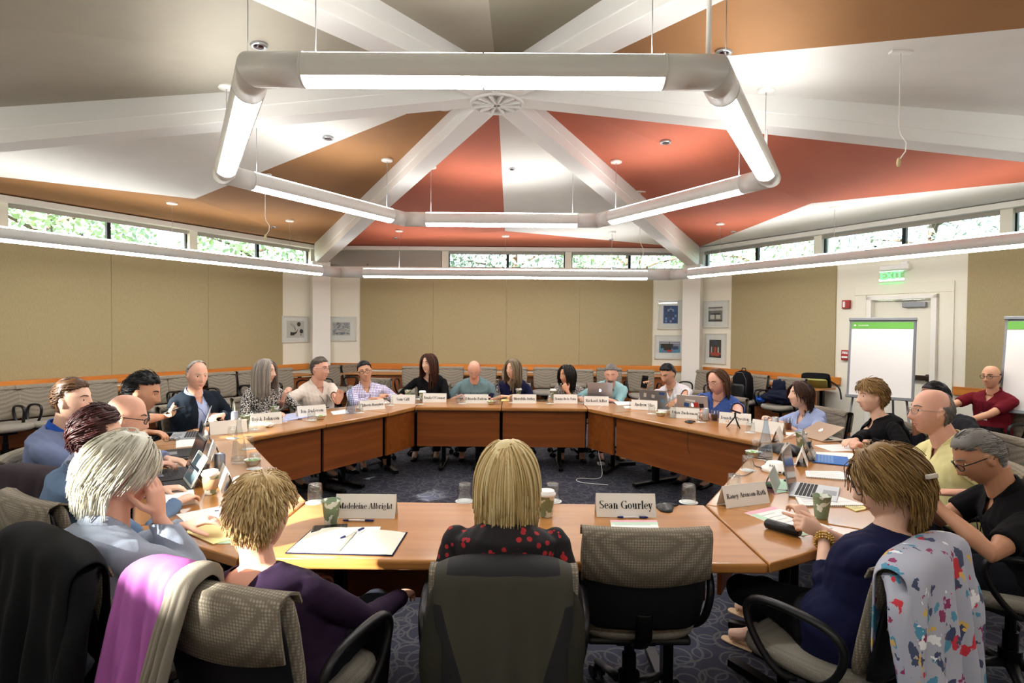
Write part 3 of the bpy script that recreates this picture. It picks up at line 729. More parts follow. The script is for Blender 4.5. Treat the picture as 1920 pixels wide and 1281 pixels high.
class Person: pass
def person(label, loc, facing, head, look=0, nod=0, tilt=0, skin='skin_fair', top='c_blue', top2=None, sleeve='long', bottom='c_trouser', hair=None, hairm='hair_brown',
           rh=None, lh=None, rd=None, ld=None, rn=None, ln=None, rcurl=.5, lcurl=.5, fat=1.0, size=1.0, fem=False, glasses=None, neck='crew', collar=None, badge=True, lanyard=True,
           vox=.0052, twist=0, feet=None, knees=None, relbow=None, lelbow=None, brows=True, hips=(0, 0), beard=None, open_front=0, lipm='lips', shoes='shoe_black', seed=0, vneck_back=0, jawfat=0, shin=.98, shrug=0):
    """loc: hips (x, y); facing deg; head: world position of the head centre; look/nod/tilt: head turn in degrees (+look = to own left, +nod = down)"""
    t = thing('person', label, 'person', (loc[0], loc[1], 0), R(facing-90))
    Rz = Matrix.Rotation(-R(facing-90), 4, 'Z'); L = lambda p: Rz @ (V(p)-V((loc[0], loc[1], 0)))
    H = L(head); s = size; P_ = Person(); P_.t = t; P_.L = L
    RH = Matrix.Rotation(R(look), 4, 'Z') @ Matrix.Rotation(-R(nod), 4, 'X') @ Matrix.Rotation(R(tilt), 4, 'Y')
    HM = Matrix.Translation(H) @ RH @ Matrix.Scale(s, 4)
    pel = V((0, 0, .53)); lean = V((H.x*.9, H.y-.01, max(.3, H.z-.53))); up = lean.normalized()
    skull = H+RH.to_3x3() @ V((0, -.025, -.06))*s
    N = H-up*(.148-shrug)*s+V((0, -.035, 0)); N = N*.75+(skull-V((0, .01, .11)))*.25
    ctrl = (pel+N)/2+V((0, -.05-.12*max(0, N.y), 0))
    sp = lambda u: pel*(1-u)**2+ctrl*2*u*(1-u)+N*u*u
    tw = R(twist); side = V((math.cos(tw), math.sin(tw), 0))
    def torso(q, infl, neckr=.060, top_=True):
        wid = .9 if fem else 1.0; secs = []
        rows = [(-.10, .15, .11), (0, .185, .135), (.12, .175*fat, .130*fat), (.30, (.140 if fem else .155)*fat, .112*fat), (.50, (.150 if fem else .168)*(.5+.5*fat), (.125 if fem else .118)*(.4+.6*fat)),
                (.68, .172*wid*(.6+.4*fat), .122*(.5+.5*fat)), (.80, .186*wid, .112), (.875, .182*wid, .098), (.925, .150*wid, .080), (.965, .098*wid, .066), (.995, .068, .060)]
        for u, hw, hd in rows:
            c = sp(u) if u >= 0 else pel+V((0, 0, u*.8)); tt = (sp(min(1, u+.02))-sp(max(0, u-.02))).normalized() if u >= 0 else V((0, 0, 1))
            k = max(0, min(1, u)); sd = (V((1, 0, 0))*(1-k)+side*k).normalized(); sd = (sd-tt*sd.dot(tt)).normalized(); fw = tt.cross(sd)
            r = []
            for j in range(24):
                a = 2*PI*j/24; cx, sy = math.cos(a), math.sin(a); e = 2/2.5
                x = math.copysign(abs(cx)**e, cx)*(hw*s+infl); y = math.copysign(abs(sy)**e, sy)*(hd*s+infl)
                if fem and .45 < u < .8 and sy > 0: y += .018*sy*math.exp(-((abs(cx)-.5)/.4)**2)
                if fat > 1.08 and u < .55 and sy > 0: y += .05*(fat-1)*sy
                r.append(c+sd*x+fw*(y-(.02 if u > .85 else 0)))
            secs.append(r)
        if infl > 0 and not top_: pass
        q.loft(secs)
    sw = (.172 if fem else .186)*s
    tt = (sp(1)-sp(.9)).normalized(); SD = (side-tt*side.dot(tt)).normalized()
    shR = N+SD*sw-tt*(.088-shrug)*s; shL = N-SD*sw-tt*(.088-shrug)*s
    l1, l2 = .285*s, .255*s
    def arm(sh, wr, el_hint, sgn):
        target = L(wr) if wr is not None else V((sgn*.16, .36, .775))
        el, wr_ = limb_ik(sh, target, l1, l2, el_hint); return el, wr_
    eR, wR = arm(shR, rh, V(relbow) if relbow else V((.9, -.45, -.6)), 1)
    eL, wL = arm(shL, lh, V(lelbow) if lelbow else V((-.9, -.45, -.6)), -1)
    ra = .8 if fem else 1.0; ra *= .6+.4*fat
    def armtube(q, sh, el, wr, infl, t_end=2.0, loose=1.0):
        pts = [sh-(sh-el)*-.0+V((0, 0, 0)), sh*.66+el*.34, sh*.3+el*.7, el, el*.7+wr*.3, el*.35+wr*.65, wr]
        rad = [.046*ra, .049*ra, .044*ra, .040*ra, .039*ra, .032*ra, .024]
        cut = {2.0: 7, 1.6: 6, 1.3: 5, .7: 3, .5: 3}[t_end]
        pts, rad = pts[:cut], [(r*s+infl*(1 if i == 0 else loose)) for i, r in enumerate(rad[:cut])]
        if t_end == .5: pts[-1] = sh*.42+el*.58
        if infl > 0 and t_end >= 1.6: rad[-1] = rad[-1]+.002
        q.tube(pts, rad, 14); q.ball(pts[0], rad[0]*.9, 14, 8)
    hipR, hipL = V((.09, .02, .53)), V((-.09, .02, .53))
    if knees: kR, kL = L(knees[0]), L(knees[1])
    else: kR, kL = V((.12, .40, .53)), V((-.12, .40, .53))
    aR, aL = (L(feet[0]), L(feet[1])) if feet else (V((.13, .36, .09)), V((-.13, .34, .09)))
    lr = (.9 if fem else 1.0)*(.5+.5*fat)
    def legs(q, infl, cut=False):
        for h, k, a in ((hipR, kR, aR), (hipL, kL, aL)):
            a2 = k+(a-k)*(shin if cut else 1.0)
            q.tube([h, h*.5+k*.5, k*.97+h*.03, k*.8+a*.2, k*.45+a*.55, a2], [(.085*lr+infl)*s, (.074*lr+infl)*s, (.060*lr+infl)*s, (.056*lr+infl)*s, (.045*lr+infl)*s, .034*s+infl*(1.6 if cut else 1)], 14)
            q.ball(k, (.058*lr+infl)*s, 14, 8)
    # ---- body
    q = MB(); torso(q, -.012); legs(q, -.004)
    for sh, el, wr, D, Nn, cu, sd in ((shR, eR, wR, rd, rn, rcurl, 1), (shL, eL, wL, ld, ln, lcurl, -1)):
        armtube(q, sh, el, wr, -.003)
        D = (Rz.to_3x3() @ V(D)) if D else (wr-el).normalized()*.7+V((0, .3, -.1)); Nn = (Rz.to_3x3() @ V(Nn)) if Nn else V((0, 0, -1))
        hand(q, wr+D.normalized()*.012, D, Nn, sd, cu, s=(.88 if fem else .98)*s)
    for k, a in ((kR, aR), (kL, aL)): q.tube([a, a+V((0, .06, -.04)), a+V((0, .13, -.06))], [.034, .034, .026], 10)
    g = head_surf(); q.loft([[HM @ p for p in r] for r in g[1:-1]], caps=True)
    for e in (-1, 1):
        EM = HM @ Matrix.Translation((e*.077, -.008, -.004)) @ Matrix.Rotation(e*R(-22), 4, 'Z') @ Matrix.Rotation(R(8), 4, 'X')
        q.ball((0, 0, 0), (.007, .017, .031), 12, 8, M=EM); q.tube([(e*.004, .012, -.012), (e*.007, .0, .0), (e*.008, -.012, .012), (e*.008, -.002, .026), (e*.006, .012, .018)], .0045, 6, M=EM)
    nk0 = N-tt*.03; q.tube([nk0, N*.55+skull*.45, skull], [(.062 if not fem else .054)*s*(.7+.3*fat), (.056 if not fem else .047)*s*(.7+.3*fat), .055*s], 16)
    if jawfat: q.ball((0, .035, -.105), (.058, .05, .035*jawfat), 14, 8, M=HM)
    me = remesh('body', q, vox, 1); me.materials.clear()
    b = link('body', me, [skin, lipm], t)
    fy_ = lambda x, z: face_y(x, z)
    for zc, hw, th_, dz_ in ((-.0655, .024, .0034, .002), (-.0755, .020, .0042, -.0015)):
        MB().tube([(x_*hw, fy_(x_*hw, zc)-.0012-.001*abs(x_), zc+(dz_*(1-x_*x_) if dz_ > 0 else dz_*(1-x_*x_))+(-.003 if dz_ > 0 else .004)*x_*x_) for x_ in (-1, -.6, -.25, 0, .25, .6, 1)],
            [(th_*f_, .003*f_) for f_ in (.3, .75, 1, .9 if dz_ > 0 else 1.05, 1, .75, .3)], 6, M=HM).build('lip', lipm, t)
    # ---- eyes, brows
    for e in (-1, 1):
        q = MB(); ey = face_y(.031, .008)-.0085; q.ball((e*.031, ey, .008), (.0135, .0125, .0066 if nod < 12 else .004), 12, 10, 0, HM); q.ball((e*.031, ey+.0085, .008), (.0068, .0050, .0060 if nod < 12 else .003), 10, 8, 1, HM)
        MB().tube([(e*(.031+x_*.015), face_y(.031+x_*.015, .014)-.0015-.001*abs(x_), .0155-.0035*x_*x_) for x_ in (-1, -.5, 0, .5, 1)], [.0012, .0018, .002, .0018, .0012], 5, M=HM).build('eyelid', 'lash', t)
        q.build('eye', ['eye_white', 'iris'], t)
        if brows: MB().tube([(e*.013, face_y(.013, .029)-.0005, .029), (e*.022, face_y(.022, .033)-.0005, .033), (e*.034, face_y(.034, .035)-.0005, .035), (e*.049, face_y(.049, .029)-.0005, .029)], [(.003, .0035), (.0038, .004), (.0034, .0035), (.0015, .002)], 6, M=HM).build('eyebrow', hairm, t)
    if glasses:
        q = MB(); fm = glasses; r_ = .0013 if fm == 'wire_frame' else .0024
        for e in (-1, 1):
            q.tube([(e*.033+.024*math.cos(a), .105-.012*abs(math.cos(a)) if e*math.cos(a) > 0 else .105, .003+.0165*math.sin(a)) for a in [2*PI*j/18 for j in range(19)]], r_, 6, M=HM, caps=False)
            q.tube([(e*.057, .092, .010), (e*.078, .05, .012), (e*.083, -.005, .010), (e*.080, -.022, -.006)], r_, 6, M=HM)
        q.tube([(-.009, .106, .006), (0, .110, .009), (.009, .106, .006)], r_, 6, M=HM)
        go = q.build('glasses', fm, t)
        q = MB()
        for e in (-1, 1):
            q.add([(e*.033, .104, .003)]+[(e*.033+.023*math.cos(a), .105-.010*abs(math.cos(a)) if e*math.cos(a) > 0 else .105, .003+.0155*math.sin(a)) for a in [2*PI*j/18 for j in range(18)]], [(0, 1+j, 1+(j+1) % 18) for j in range(18)], 0, True, HM)
        q.build('lens', 'pane_glass', go)
    if beard:
        q = MB()
        for k in range(60):
            x_ = random.uniform(-.028, .028); y_ = face_y(x_, -.052)
            q.tube([(x_, y_+.001, -.050+.002*random.random()), (x_*1.15, y_+.005, -.058), (x_*1.3, y_+.003, -.066-.25*abs(x_))], [.002, .002, .0008], 4, M=HM)
        q.build('moustache', hairm, t)
    # ---- clothes
    te = {'long': 2.0, 'rolled': 1.3, 'three_quarter': 1.3, 'short': .5, 'elbow': .7}[sleeve]
    q = MB(); torso(q, .010 if not open_front else .016)
    for sh, el, wr in ((shR, eR, wR), (shL, eL, wL)):
        armtube(q, sh, el, wr, .009 if not open_front else .014, te, 1.35 if not fem else 1.1)
    me = remesh('shirt', q, max(vox, .007), 7, .0022, seed)
    c = face_centres(me); Nn = np.array(N); rel = c-Nn; T3 = np.array(tt); SDn = np.array(SD); FW = np.array(tt.cross(SD)*-1); FW = FW if FW[1] > 0 else -FW
    hgt = rel @ T3; sx = rel @ SDn; fy = rel @ FW
    kill = (hgt > -.002)
    if neck == 'crew': kill |= (np.abs(sx) < .07) & (fy > .0) & (hgt > -.03+np.abs(sx)*.4)
    if neck == 'scoop': kill |= (np.abs(sx) < .09) & (fy > -.02) & (hgt > -.065+np.abs(sx)*.6)
    if neck == 'vee': kill |= (np.abs(sx) < .06) & (fy > -.0) & (hgt > -.085+np.abs(sx)*1.3)
    if vneck_back: kill |= (fy < 0) & (hgt > -vneck_back+np.abs(sx)*1.4)
    if open_front: kill |= (fy > .01) & (np.abs(sx) < open_front*(.45+.55*np.clip(-hgt/.3, 0, 1))) & (np.abs(hgt) < .8)
    cut_faces(me, kill)
    nm = 'jacket' if open_front else 'shirt'
    so_ = link(nm, me, top, t)
    sm = so_.modifiers.new('thick', 'SOLIDIFY'); sm.thickness = .003; sm.offset = -1
    if open_front or top2:
        q = MB(); torso(q, .003); me = remesh('undershirt', q, .009, 2, .001, seed+3)
        c = face_centres(me); rel = c-Nn; h2 = rel @ T3; s2 = np.abs(rel @ SDn); f2 = rel @ FW; k2 = (h2 > -.01) | ((s2 < .06) & (f2 > 0) & (h2 > -.085+s2*1.3)); cut_faces(me, k2)
        link('undershirt', me, top2 or 'c_white', t)
    # collar
    if collar:
        cw = V(N)+tt*.0; q = MB(); n_ = 26
        rr = .064*s; ring = []
        for j in range(n_+1):
            a = R(118)+R(304)*j/n_; dr = SD*math.cos(a)*rr+V(FW)*math.sin(a)*(rr*.98)-V(FW)*.012
            e = abs(j-n_/2)/(n_/2); drop = .020+.028*max(0, e-.55)/.45; fl = .014+.022*max(0, e-.6)/.4
            nrm = dr.normalized(); top_z = .030-.040*max(0, e-.5)/.5
            base = cw+dr; ring.append([base-tt*.02+nrm*.002, base+tt*top_z, base+tt*(top_z-.002)+nrm*.008, base-tt*(drop-top_z*.3)+nrm*fl, base-tt*(drop-top_z*.3+.002)+nrm*(fl-.006), base+tt*(top_z-.006)+nrm*.002])
        q.loft(ring, closed=True, caps=True, sm=False); q.build('collar', collar, t)
    # trousers or skirt
    q = MB(); legs(q, .010, True)
    secs = [[(x*1.0, y, z) for x, y in rrect(.165*s*lr+.01, .135*s, 24, 2.6)] for z in (.43, .50, .56, .62)]; q.loft(secs)
    me = remesh('trousers', q, .011, 2, .002, seed+5); link('trousers' if not fem or bottom != 'skirt' else 'skirt', me, bottom, t)
    for a in (aR, aL):
        if shoes is None: break
        q = MB(); secs = []
        for y, hw, h0 in ((-.055, .022, .05), (-.045, .034, .07), (0, .037, .075), (.05, .040, .052), (.11, .045, .038), (.165, .040, .030), (.195, .024, .018)):
            secs.append([(a.x+math.cos(w_)*hw, a.y+y, max(.001, a.z-.088)+h0/2+.0+math.sin(w_)*h0/2+.001) for w_ in [2*PI*k/14 for k in range(14)]])
        q.loft(secs).build('shoe', shoes, t)
    # lanyard with name badge
    if lanyard:
        q = MB(); ch = sp(.60)+V(FW)*((.125+.02)*fat*s+.012); ch2 = ch-V((0, 0, 0))
        for e in (-1, 1):
            q.tube([N-V(FW)*.05+SD*e*.05-tt*.005, N+SD*e*.078-tt*.025, N+SD*e*.062-tt*.07+V(FW)*.075, sp(.78)+SD*e*.035+V(FW)*.128*fat, ch], .0022, 5)
        lo = q.build('lanyard', 'c_darknavy', t)
        if badge:
            q = MB(); c0 = ch-tt*.045+V(FW)*.006; a = math.atan2(FW[0], FW[1])
            BM = Matrix.Translation(c0) @ Matrix(((SD.x, FW[0], tt.x, 0), (SD.y, FW[1], tt.y, 0), (SD.z, FW[2], tt.z, 0), (0, 0, 0, 1)))
            q.box((0, 0, 0), (.062, .003, .085), 0, BM); q.box((0, .002, .036), (.060, .002, .012), 1, BM); q.box((0, .002, -.005), (.040, .002, .008), 2, BM); q.box((0, .002, -.02), (.03, .002, .006), 2, BM)
            q.build('name_badge', ['card', 'c_navy', 'ink'], lo)
    P_.HM = HM; P_.N = N; P_.tt = tt; P_.SD = SD; P_.FW = V(FW); P_.sp = sp; P_.wR = wR; P_.wL = wL; P_.eR = eR; P_.eL = eL; P_.aR, P_.aL = aR, aL; P_.kR, P_.kL = kR, kL
    if hair: hair_on(P_, hair, hairm, seed, s)
    return P_

# ---- hair: a fitted cap plus many separate locks
def hair_region(style):
    """returns f(x, y, z) -> True where hair grows, in head space"""
    def full(x, y, z):
        if y > .02: return z > .052+.42*max(0, y-.02)+(.012 if abs(x) < .03 else 0)*(1 if style.get('widow') else 0)
        if y > -.03: return z > -.005+(y+.03)*1.0*(1 if abs(x) > .05 else 0)+(.03 if y > .0 else 0)
        return z > -.07
    def bald(x, y, z):
        if z > style.get('rim', .05) and y > style.get('crown', -.085): return False
        return full(x, y, z) and y < .03
    def receded(x, y, z): return full(x, y, z) and not (y > style.get('line', .0) and z > .03)
    return {'full': full, 'bald': bald, 'receded': receded}[style.get('region', 'full')]
def hair_on(P_, st, hm, seed, s):
    rnd = random.Random(seed*13+5); HM = P_.HM; reg = hair_region(st); t = P_.t
    th = st.get('thick', .008); g = head_surf(); nv = len(g)-1; nu = len(g[0]); q = MB(); idx = {}
    vs = []; fs = []
    def outp(p, k):
        n_ = V((p.x/.077**2, p.y/.095**2, max(p.z, -.06)/.12**2)).normalized(); w_ = .7+.5*noise.noise(p*28+V((seed, 0, 0)))
        return p+n_*k*w_
    vol = st.get('vol', 0)
    def thick_at(p): return th+vol*max(0, min(1, (p.z+.02)/.1))*(.6 if p.y > .05 else 1)
    keep = [[reg(*g[i][j]) for j in range(nu)] for i in range(nv+1)]
    for i in range(nv+1):
        for j in range(nu):
            p = g[i][j]; inside = keep[i][j] and keep[max(0, i-1)][j]
            idx[(i, j)] = len(vs); vs.append(outp(p, thick_at(p) if inside else .0015))
    for i in range(1, nv):
        for j in range(nu):
            k = (j+1) % nu
            if keep[i][j] and keep[i][k] and (keep[i+1][j] or i+1 >= nv): fs.append((idx[(i, j)], idx[(i, k)], idx[(i+1, k)], idx[(i+1, j)]))
    q.add(vs, fs, 0, True, HM)
    # locks
    Mi = HM.to_3x3().inverted(); down = (Mi @ V((0, 0, -1))).normalized()
    part = st.get('part', 0)
    def ell(p, k=0):
        zz = .118 if p.z > 0 else .122
        ax, ay = .077+k, (.094 if p.y > 0 else .100)+k
        if p.z < 0:
            tq = min(1, -p.z/.122); ax *= 1-.22*tq**1.6; ay *= (1-.42*min(1, tq*1.3)) if p.y < 0 else 1
        return math.sqrt((p.x/ax)**2+(p.y/ay)**2+(p.z/(zz+k))**2) if p.z > -(zz+k) else 9
    nL = st.get('n', 220); ln0 = st.get('len', .05); rad = st.get('rad', .0055); done = 0; tries = 0
    while done < nL and tries < nL*12:
        tries += 1
        u = rnd.random()*2*PI; zz = rnd.uniform(-.6, 1); cr = math.sqrt(1-zz*zz); p = head_pt(cr*math.sin(u), cr*math.cos(u), zz)
        if not reg(*p): continue
        done += 1
        ln = ln0*rnd.uniform(.8, 1.15); off0 = thick_at(p)*rnd.uniform(.6, 1.05); steps = max(5, min(14, int(ln/.018)))
        ds = ln/steps; pts = [p*(1+off0*.3/.1)]; cur = p.copy(); curl = st.get('curl', 0); ph = rnd.random()*6.3
        comb = V(st.get('comb', (0, 0, 0))); gr = st.get('grav', 1.0); vel = None
        for k in range(steps):
            e = ell(cur, off0)
            side_ = 1 if cur.x > part else -1
            d = down*gr+comb+V((side_*st.get('sidew', .0)*max(0, min(1, (cur.y+.05)/.08)), 0, 0))
            if st.get('back') and cur.y > -.02 and cur.z > -.02: d = d*.3+V((side_*.5, -1.0, .1))
            if e < 1.12:
                n_ = V((cur.x/.077**2, cur.y/.095**2, cur.z/.118**2)).normalized(); dd = d-n_*d.dot(n_)
                if dd.length < .15: dd = dd+V((side_*.6, -.5, 0)); dd = dd-n_*dd.dot(n_)
                d = dd.normalized()+n_*st.get('lift', .0)
            else: d = (down*1.0+comb*.1+V((0, 0, 0))).normalized()
            if curl: d = d+V((math.sin(ph+k*1.3), math.cos(ph*1.7+k*1.1), math.sin(ph*2.1+k*.9)))*curl
            vel = d.normalized() if vel is None else (vel*.45+d.normalized()*.55).normalized()
            cur = cur+vel*ds; e = ell(cur, off0)
            if e < 1 and cur.z > -.13: cur = cur*(1/e)
            pts.append(cur.copy())
        if st.get('keepface', True) and any(pp.y > .055 and abs(pp.x) < .058 and pp.z < .03 and pp.z > -.12 for pp in pts): continue
        m_ = len(pts); q.tube(pts, [(rad*(.9 if i == 0 else 1.1 if i < m_*.7 else .35+.65*(m_-1-i)/max(1, m_*.3)), rad*.6) for i in range(m_)], 5, 0, HM, up=pts[0].normalized())
    return q.build('hair', hm, t)
H_SHORT = dict(len=.045, n=650, rad=.0028, thick=.008, vol=.006, grav=.35, comb=(0, -1.1, .1))
H_BALD = dict(region='bald', len=.03, n=330, rad=.0026, thick=.006)
H_LONG = dict(len=.30, n=700, rad=.0036, thick=.012, vol=.008, sidew=.5)
H_BOB = dict(len=.24, n=1000, rad=.0034, thick=.014, vol=.010, sidew=.4)
H_CURLY = dict(len=.07, n=1100, rad=.0032, thick=.014, vol=.016, curl=.5, lift=.15)
# ------------------------------------------------------------------ the people round the table and their chairs
def seatp(px, A, B, off): return on_line(px, I[A], I[B], off)
GP = 'conference chairs the people at the table sit in'
def sitter(label, hips, facing, head, chairlab=None, back=.06, cface=None, **k):
    f = V((math.cos(R(facing)), math.sin(R(facing))))
    p = person(label, tuple(hips), facing, head, **k)
    cf = facing if cface is None else cface; f = V((math.cos(R(cf)), math.sin(R(cf))))
    c = V(tuple(hips)[:2])+f*back; p.chair = chair(c.x, c.y, cf, chairlab or 'office chair under the '+label[7:].split(',')[0].replace('person in ', 'person in '))
    return p
def tbl(px, py): return at(px, py, .775)
DN = (0, 0, -1)
# far side, facing the camera
y0 = 2.40
def far(label, px, py, hands=None, dist=7.33, **k):
    x = deep(px, py, dist).x; hx = k.pop('hx', 0)
    if hands: k['rh'], k['lh'] = hands
    return sitter(label, (x+hx, y0), -90, deep(px, py, dist), **k)
far('person in black top with long auburn hair at the far left of the far table', 804, 682, ((-1.18, 1.98, .775), (-.85, 1.98, .775)), look=-28, fem=True, hair=dict(H_LONG, len=.27, comb=(-.15, 0, 0)), hairm='hair_auburn', top='c_black', sleeve='three_quarter', neck='scoop', chairlab='office chair of the woman in the black top', seed=1, rd=(.6, -.8, 0), ld=(-.6, -.8, 0))
far('person in grey-green polo with a bald head, writing with head bowed', 889, 694, (at(865, 742, .77), at(908, 742, .775)), dist=7.25, nod=32, skin='skin_pink', hair=H_BALD, hairm='hair_silver', top='c_polo', sleeve='elbow', collar='c_polo', glasses='wire_frame', fat=1.15, chairlab='office chair of the man in the grey-green polo', seed=2, rd=(.5, -.8, 0), ld=(-.8, -.5, 0))
far('person in navy top with long ash blonde hair looking to the left, arms folded', 962, 692, ((.02, 2.02, .785), (.22, 2.0, .80)), look=-38, fem=True, hair=dict(H_LONG, len=.25), hairm='hair_ash', top='c_navy', sleeve='three_quarter', neck='scoop', chairlab='office chair of the woman in the navy top', seed=3, lanyard=False, rd=(1, -.1, 0), ld=(-1, -.1, 0))
p = far('person in dark patterned blouse with dark hair, chin resting on her hand', 1060, 704, (None, None), look=-62, nod=4, fem=True, skin='skin_tan', hair=dict(H_LONG, len=.20), hairm='hair_dark', top='print_leopard_dark', sleeve='short', neck='scoop', chairlab='office chair of the woman with her chin on her hand', seed=4, lanyard=False) if False else None
hd = deep(1063, 703, 7.30)
sitter('person in dark patterned blouse with dark hair, chin resting on her hand', (hd.x+.05, y0), -90, hd, look=-50, nod=4, fem=True, skin='skin_tan', hair=dict(H_LONG, len=.20), hairm='hair_dark', top='print_leopard_dark', sleeve='short', neck='scoop', lanyard=False, seed=4,
    lh=hd+V((-.0, -.13, -.20)), ld=(-.5, .15, .9), ln=(0, 1, .3), lcurl=.9, lelbow=(-.1, .5, -1), rh=(hd.x-.05, 1.98, .78), rd=(1, -.1, 0), chairlab='office chair of the woman with her chin on her hand')
far('person in light teal shirt with grey hair and moustache behind a silver laptop', 1146, 702, ((.98, 1.95, .78), (1.25, 1.9, .78)), dist=7.2, nod=16, look=-14, skin='skin_pink', hair=dict(H_SHORT, len=.05), hairm='hair_grey', top='c_teal', collar='c_teal', neck='vee', fat=1.08, chairlab='office chair of the man in the light teal shirt', seed=5, lanyard=False, beard=1)
# far left corner
hd = deep(684, 697, 6.95)
sitter('person in purple checked shirt with dark hair and black glasses, leaning back', (hd.x+.05, hd.y+.05), -68, hd, look=-8, tilt=10, skin='skin_tan', hair=dict(H_SHORT, vol=.012), hairm='hair_black', top='check_purple', collar='check_purple', neck='vee', glasses='glass_frame', rh=at(700, 748, .80), lh=at(726, 742, .80), chairlab='office chair of the man in the purple checked shirt', seed=6)
def side(label, px, py, E, off_head, off_hip, **k):
    c = on_line(px, I[E[0]], I[E[1]], off_head); d = raydir(px, py); t = (c.y-CAMP.y)/d.y; hd = CAMP+d*t
    h = on_line(px+k.pop('dpx', 0), I[E[0]], I[E[1]], off_hip); fc = k.pop('facing'); print(label[:40], [round(v, 2) for v in hd])
    return sitter(label, (h.x, h.y), fc, hd, **k)
LB = ('ML', 'FL1'); RB = ('FR1', 'MR')
side('person in cream shirt with grey hair and glasses, gesturing with both hands', 600, 692, LB, .98, 1.10, facing=-33, look=14, nod=2, dpx=-6, skin='skin_pink', hair=dict(H_SHORT), hairm='hair_greybrown', top='c_cream', collar='c_cream', neck='vee', sleeve='rolled', glasses='wire_frame', fat=1.25, size=1.05,
    rh=at(500+30, 752, .86), rd=(.3, -.1, .9), rn=(.7, .5, 0), lh=at(636, 760, .80), ld=(.3, -.3, .9), ln=(.3, -.9, 0), rcurl=.6, lcurl=.2, chairlab='office chair of the man in the cream shirt', seed=7)
side('person in black and white patterned blouse with very long grey hair', 497, 697, LB, 1.02, 1.10, facing=-35, look=28, fem=True, hair=dict(H_LONG, len=.36), hairm='hair_longgrey', top='print_leopard', neck='vee', chairlab='office chair of the woman with very long grey hair', seed=8)
side('person in dark fleece jacket over a light blue shirt, grey thinning hair', 370, 704, LB, 1.0, 1.12, facing=-22, look=-16, nod=8, skin='skin_pink', hair=dict(H_SHORT, region='receded', line=.02), hairm='hair_silver', top='c_fleece', top2='c_shirtblue', open_front=.085, collar='c_shirtblue', fat=1.15, size=1.04,
    rh=at(395, 778, .80), lh=at(418, 778, .80), rd=(.9, .1, .0), ld=(-.3, -.8, 0), rcurl=.9, lcurl=.9, chairlab='office chair of the man in the dark fleece jacket', seed=9)
# left front side
YM = sitter('person in charcoal t-shirt with tousled black hair, reaching over a laptop', (-2.58, -1.28), 22, deep(268, 736, 3.80), nod=16, look=-8, skin='skin_tan', hair=dict(H_SHORT, len=.07, vol=.016, curl=.35, n=700), hairm='hair_black', top='c_charcoal', sleeve='elbow',
    rh=at(318, 806, .79), lh=at(352, 782, .83), rd=(.9, .2, -.1), ld=(.9, -.1, .3), rn=DN, ln=(0, -.5, .8), lcurl=.9, lanyard=False, chairlab='office chair of the young man in the charcoal t-shirt', seed=10)
hd = deep(136, 752, 3.32)
sitter('person in grey-blue blazer with short brown hair, one hand held to his mouth', (-2.46, -1.75), 12, hd, look=-6, hair=dict(H_SHORT, len=.04, vol=.012), hairm='hair_brown', skin='skin_fair', top='c_blazer', top2='c_brightblue', open_front=.05, collar='c_brightblue', lanyard=False,
    rh=hd+V((.155, -.05, -.16)), rd=(-.1, .15, 1), rn=(-1, .2, 0), rcurl=.9, relbow=(.3, .3, -1), lh=(-2.0, -1.5, .79), chairlab='office chair of the man in the grey-blue blazer', cface=20, seed=11)
BM_ = sitter('person in pale shirt with a balding head and black glasses, leaning over his laptop', (-2.09, -2.12), 42, deep(234, 783, 3.02), look=-14, nod=14, skin='skin_pink', hair=dict(H_BALD, rim=.03), hairm='hair_greybrown', top='c_paleblue', collar='c_paleblue', glasses='glass_frame', lanyard=False, fat=1.1,
    rh=at(300, 868, .785), lh=at(290, 845, .79), rd=(.8, .5, 0), chairlab='office chair of the balding man with black glasses', cface=72, back=.10, seed=12)
sitter('person in slate blue jacket with short dark red hair, seen from behind', (-1.80, -2.50), 44, deep(182, 818, 2.60), look=20, nod=6, fem=True, hair=dict(H_SHORT, len=.06, n=900, rad=.0028, vol=.018, thick=.012, sidew=.2), hairm='hair_red', top='c_slate', neck='none', collar='c_darkslate' if False else 'c_slate', lanyard=False, chairlab='office chair of the woman with short dark red hair', cface=62, back=.10, seed=13, vox=.006)
hd = deep(228, 890, 2.05)
WH = sitter('person in pale grey-blue shirt with thick white hair, cheek resting on his hand', (-1.20, -3.12), 50, hd, look=-2, nod=10, tilt=6, skin='skin_pink', hair=dict(H_BOB, len=.13, n=1500, rad=.0028, thick=.018, vol=.020, curl=.14, comb=(0, -.7, 0)), hairm='hair_white', top='c_greyblue', collar='c_greyblue', neck='none', fat=1.28, size=1.06, lanyard=False,
    rh=hd+V((.115, .03, -.165)), rd=(-.15, -.0, 1), rn=(-.75, .1, 0), rcurl=.25, relbow=(.25, .75, -1), lh=(-1.2, -2.72, .785), chairlab='office chair with a black coat over it under the white-haired man', cface=57, back=.12, vox=.0048, seed=14)
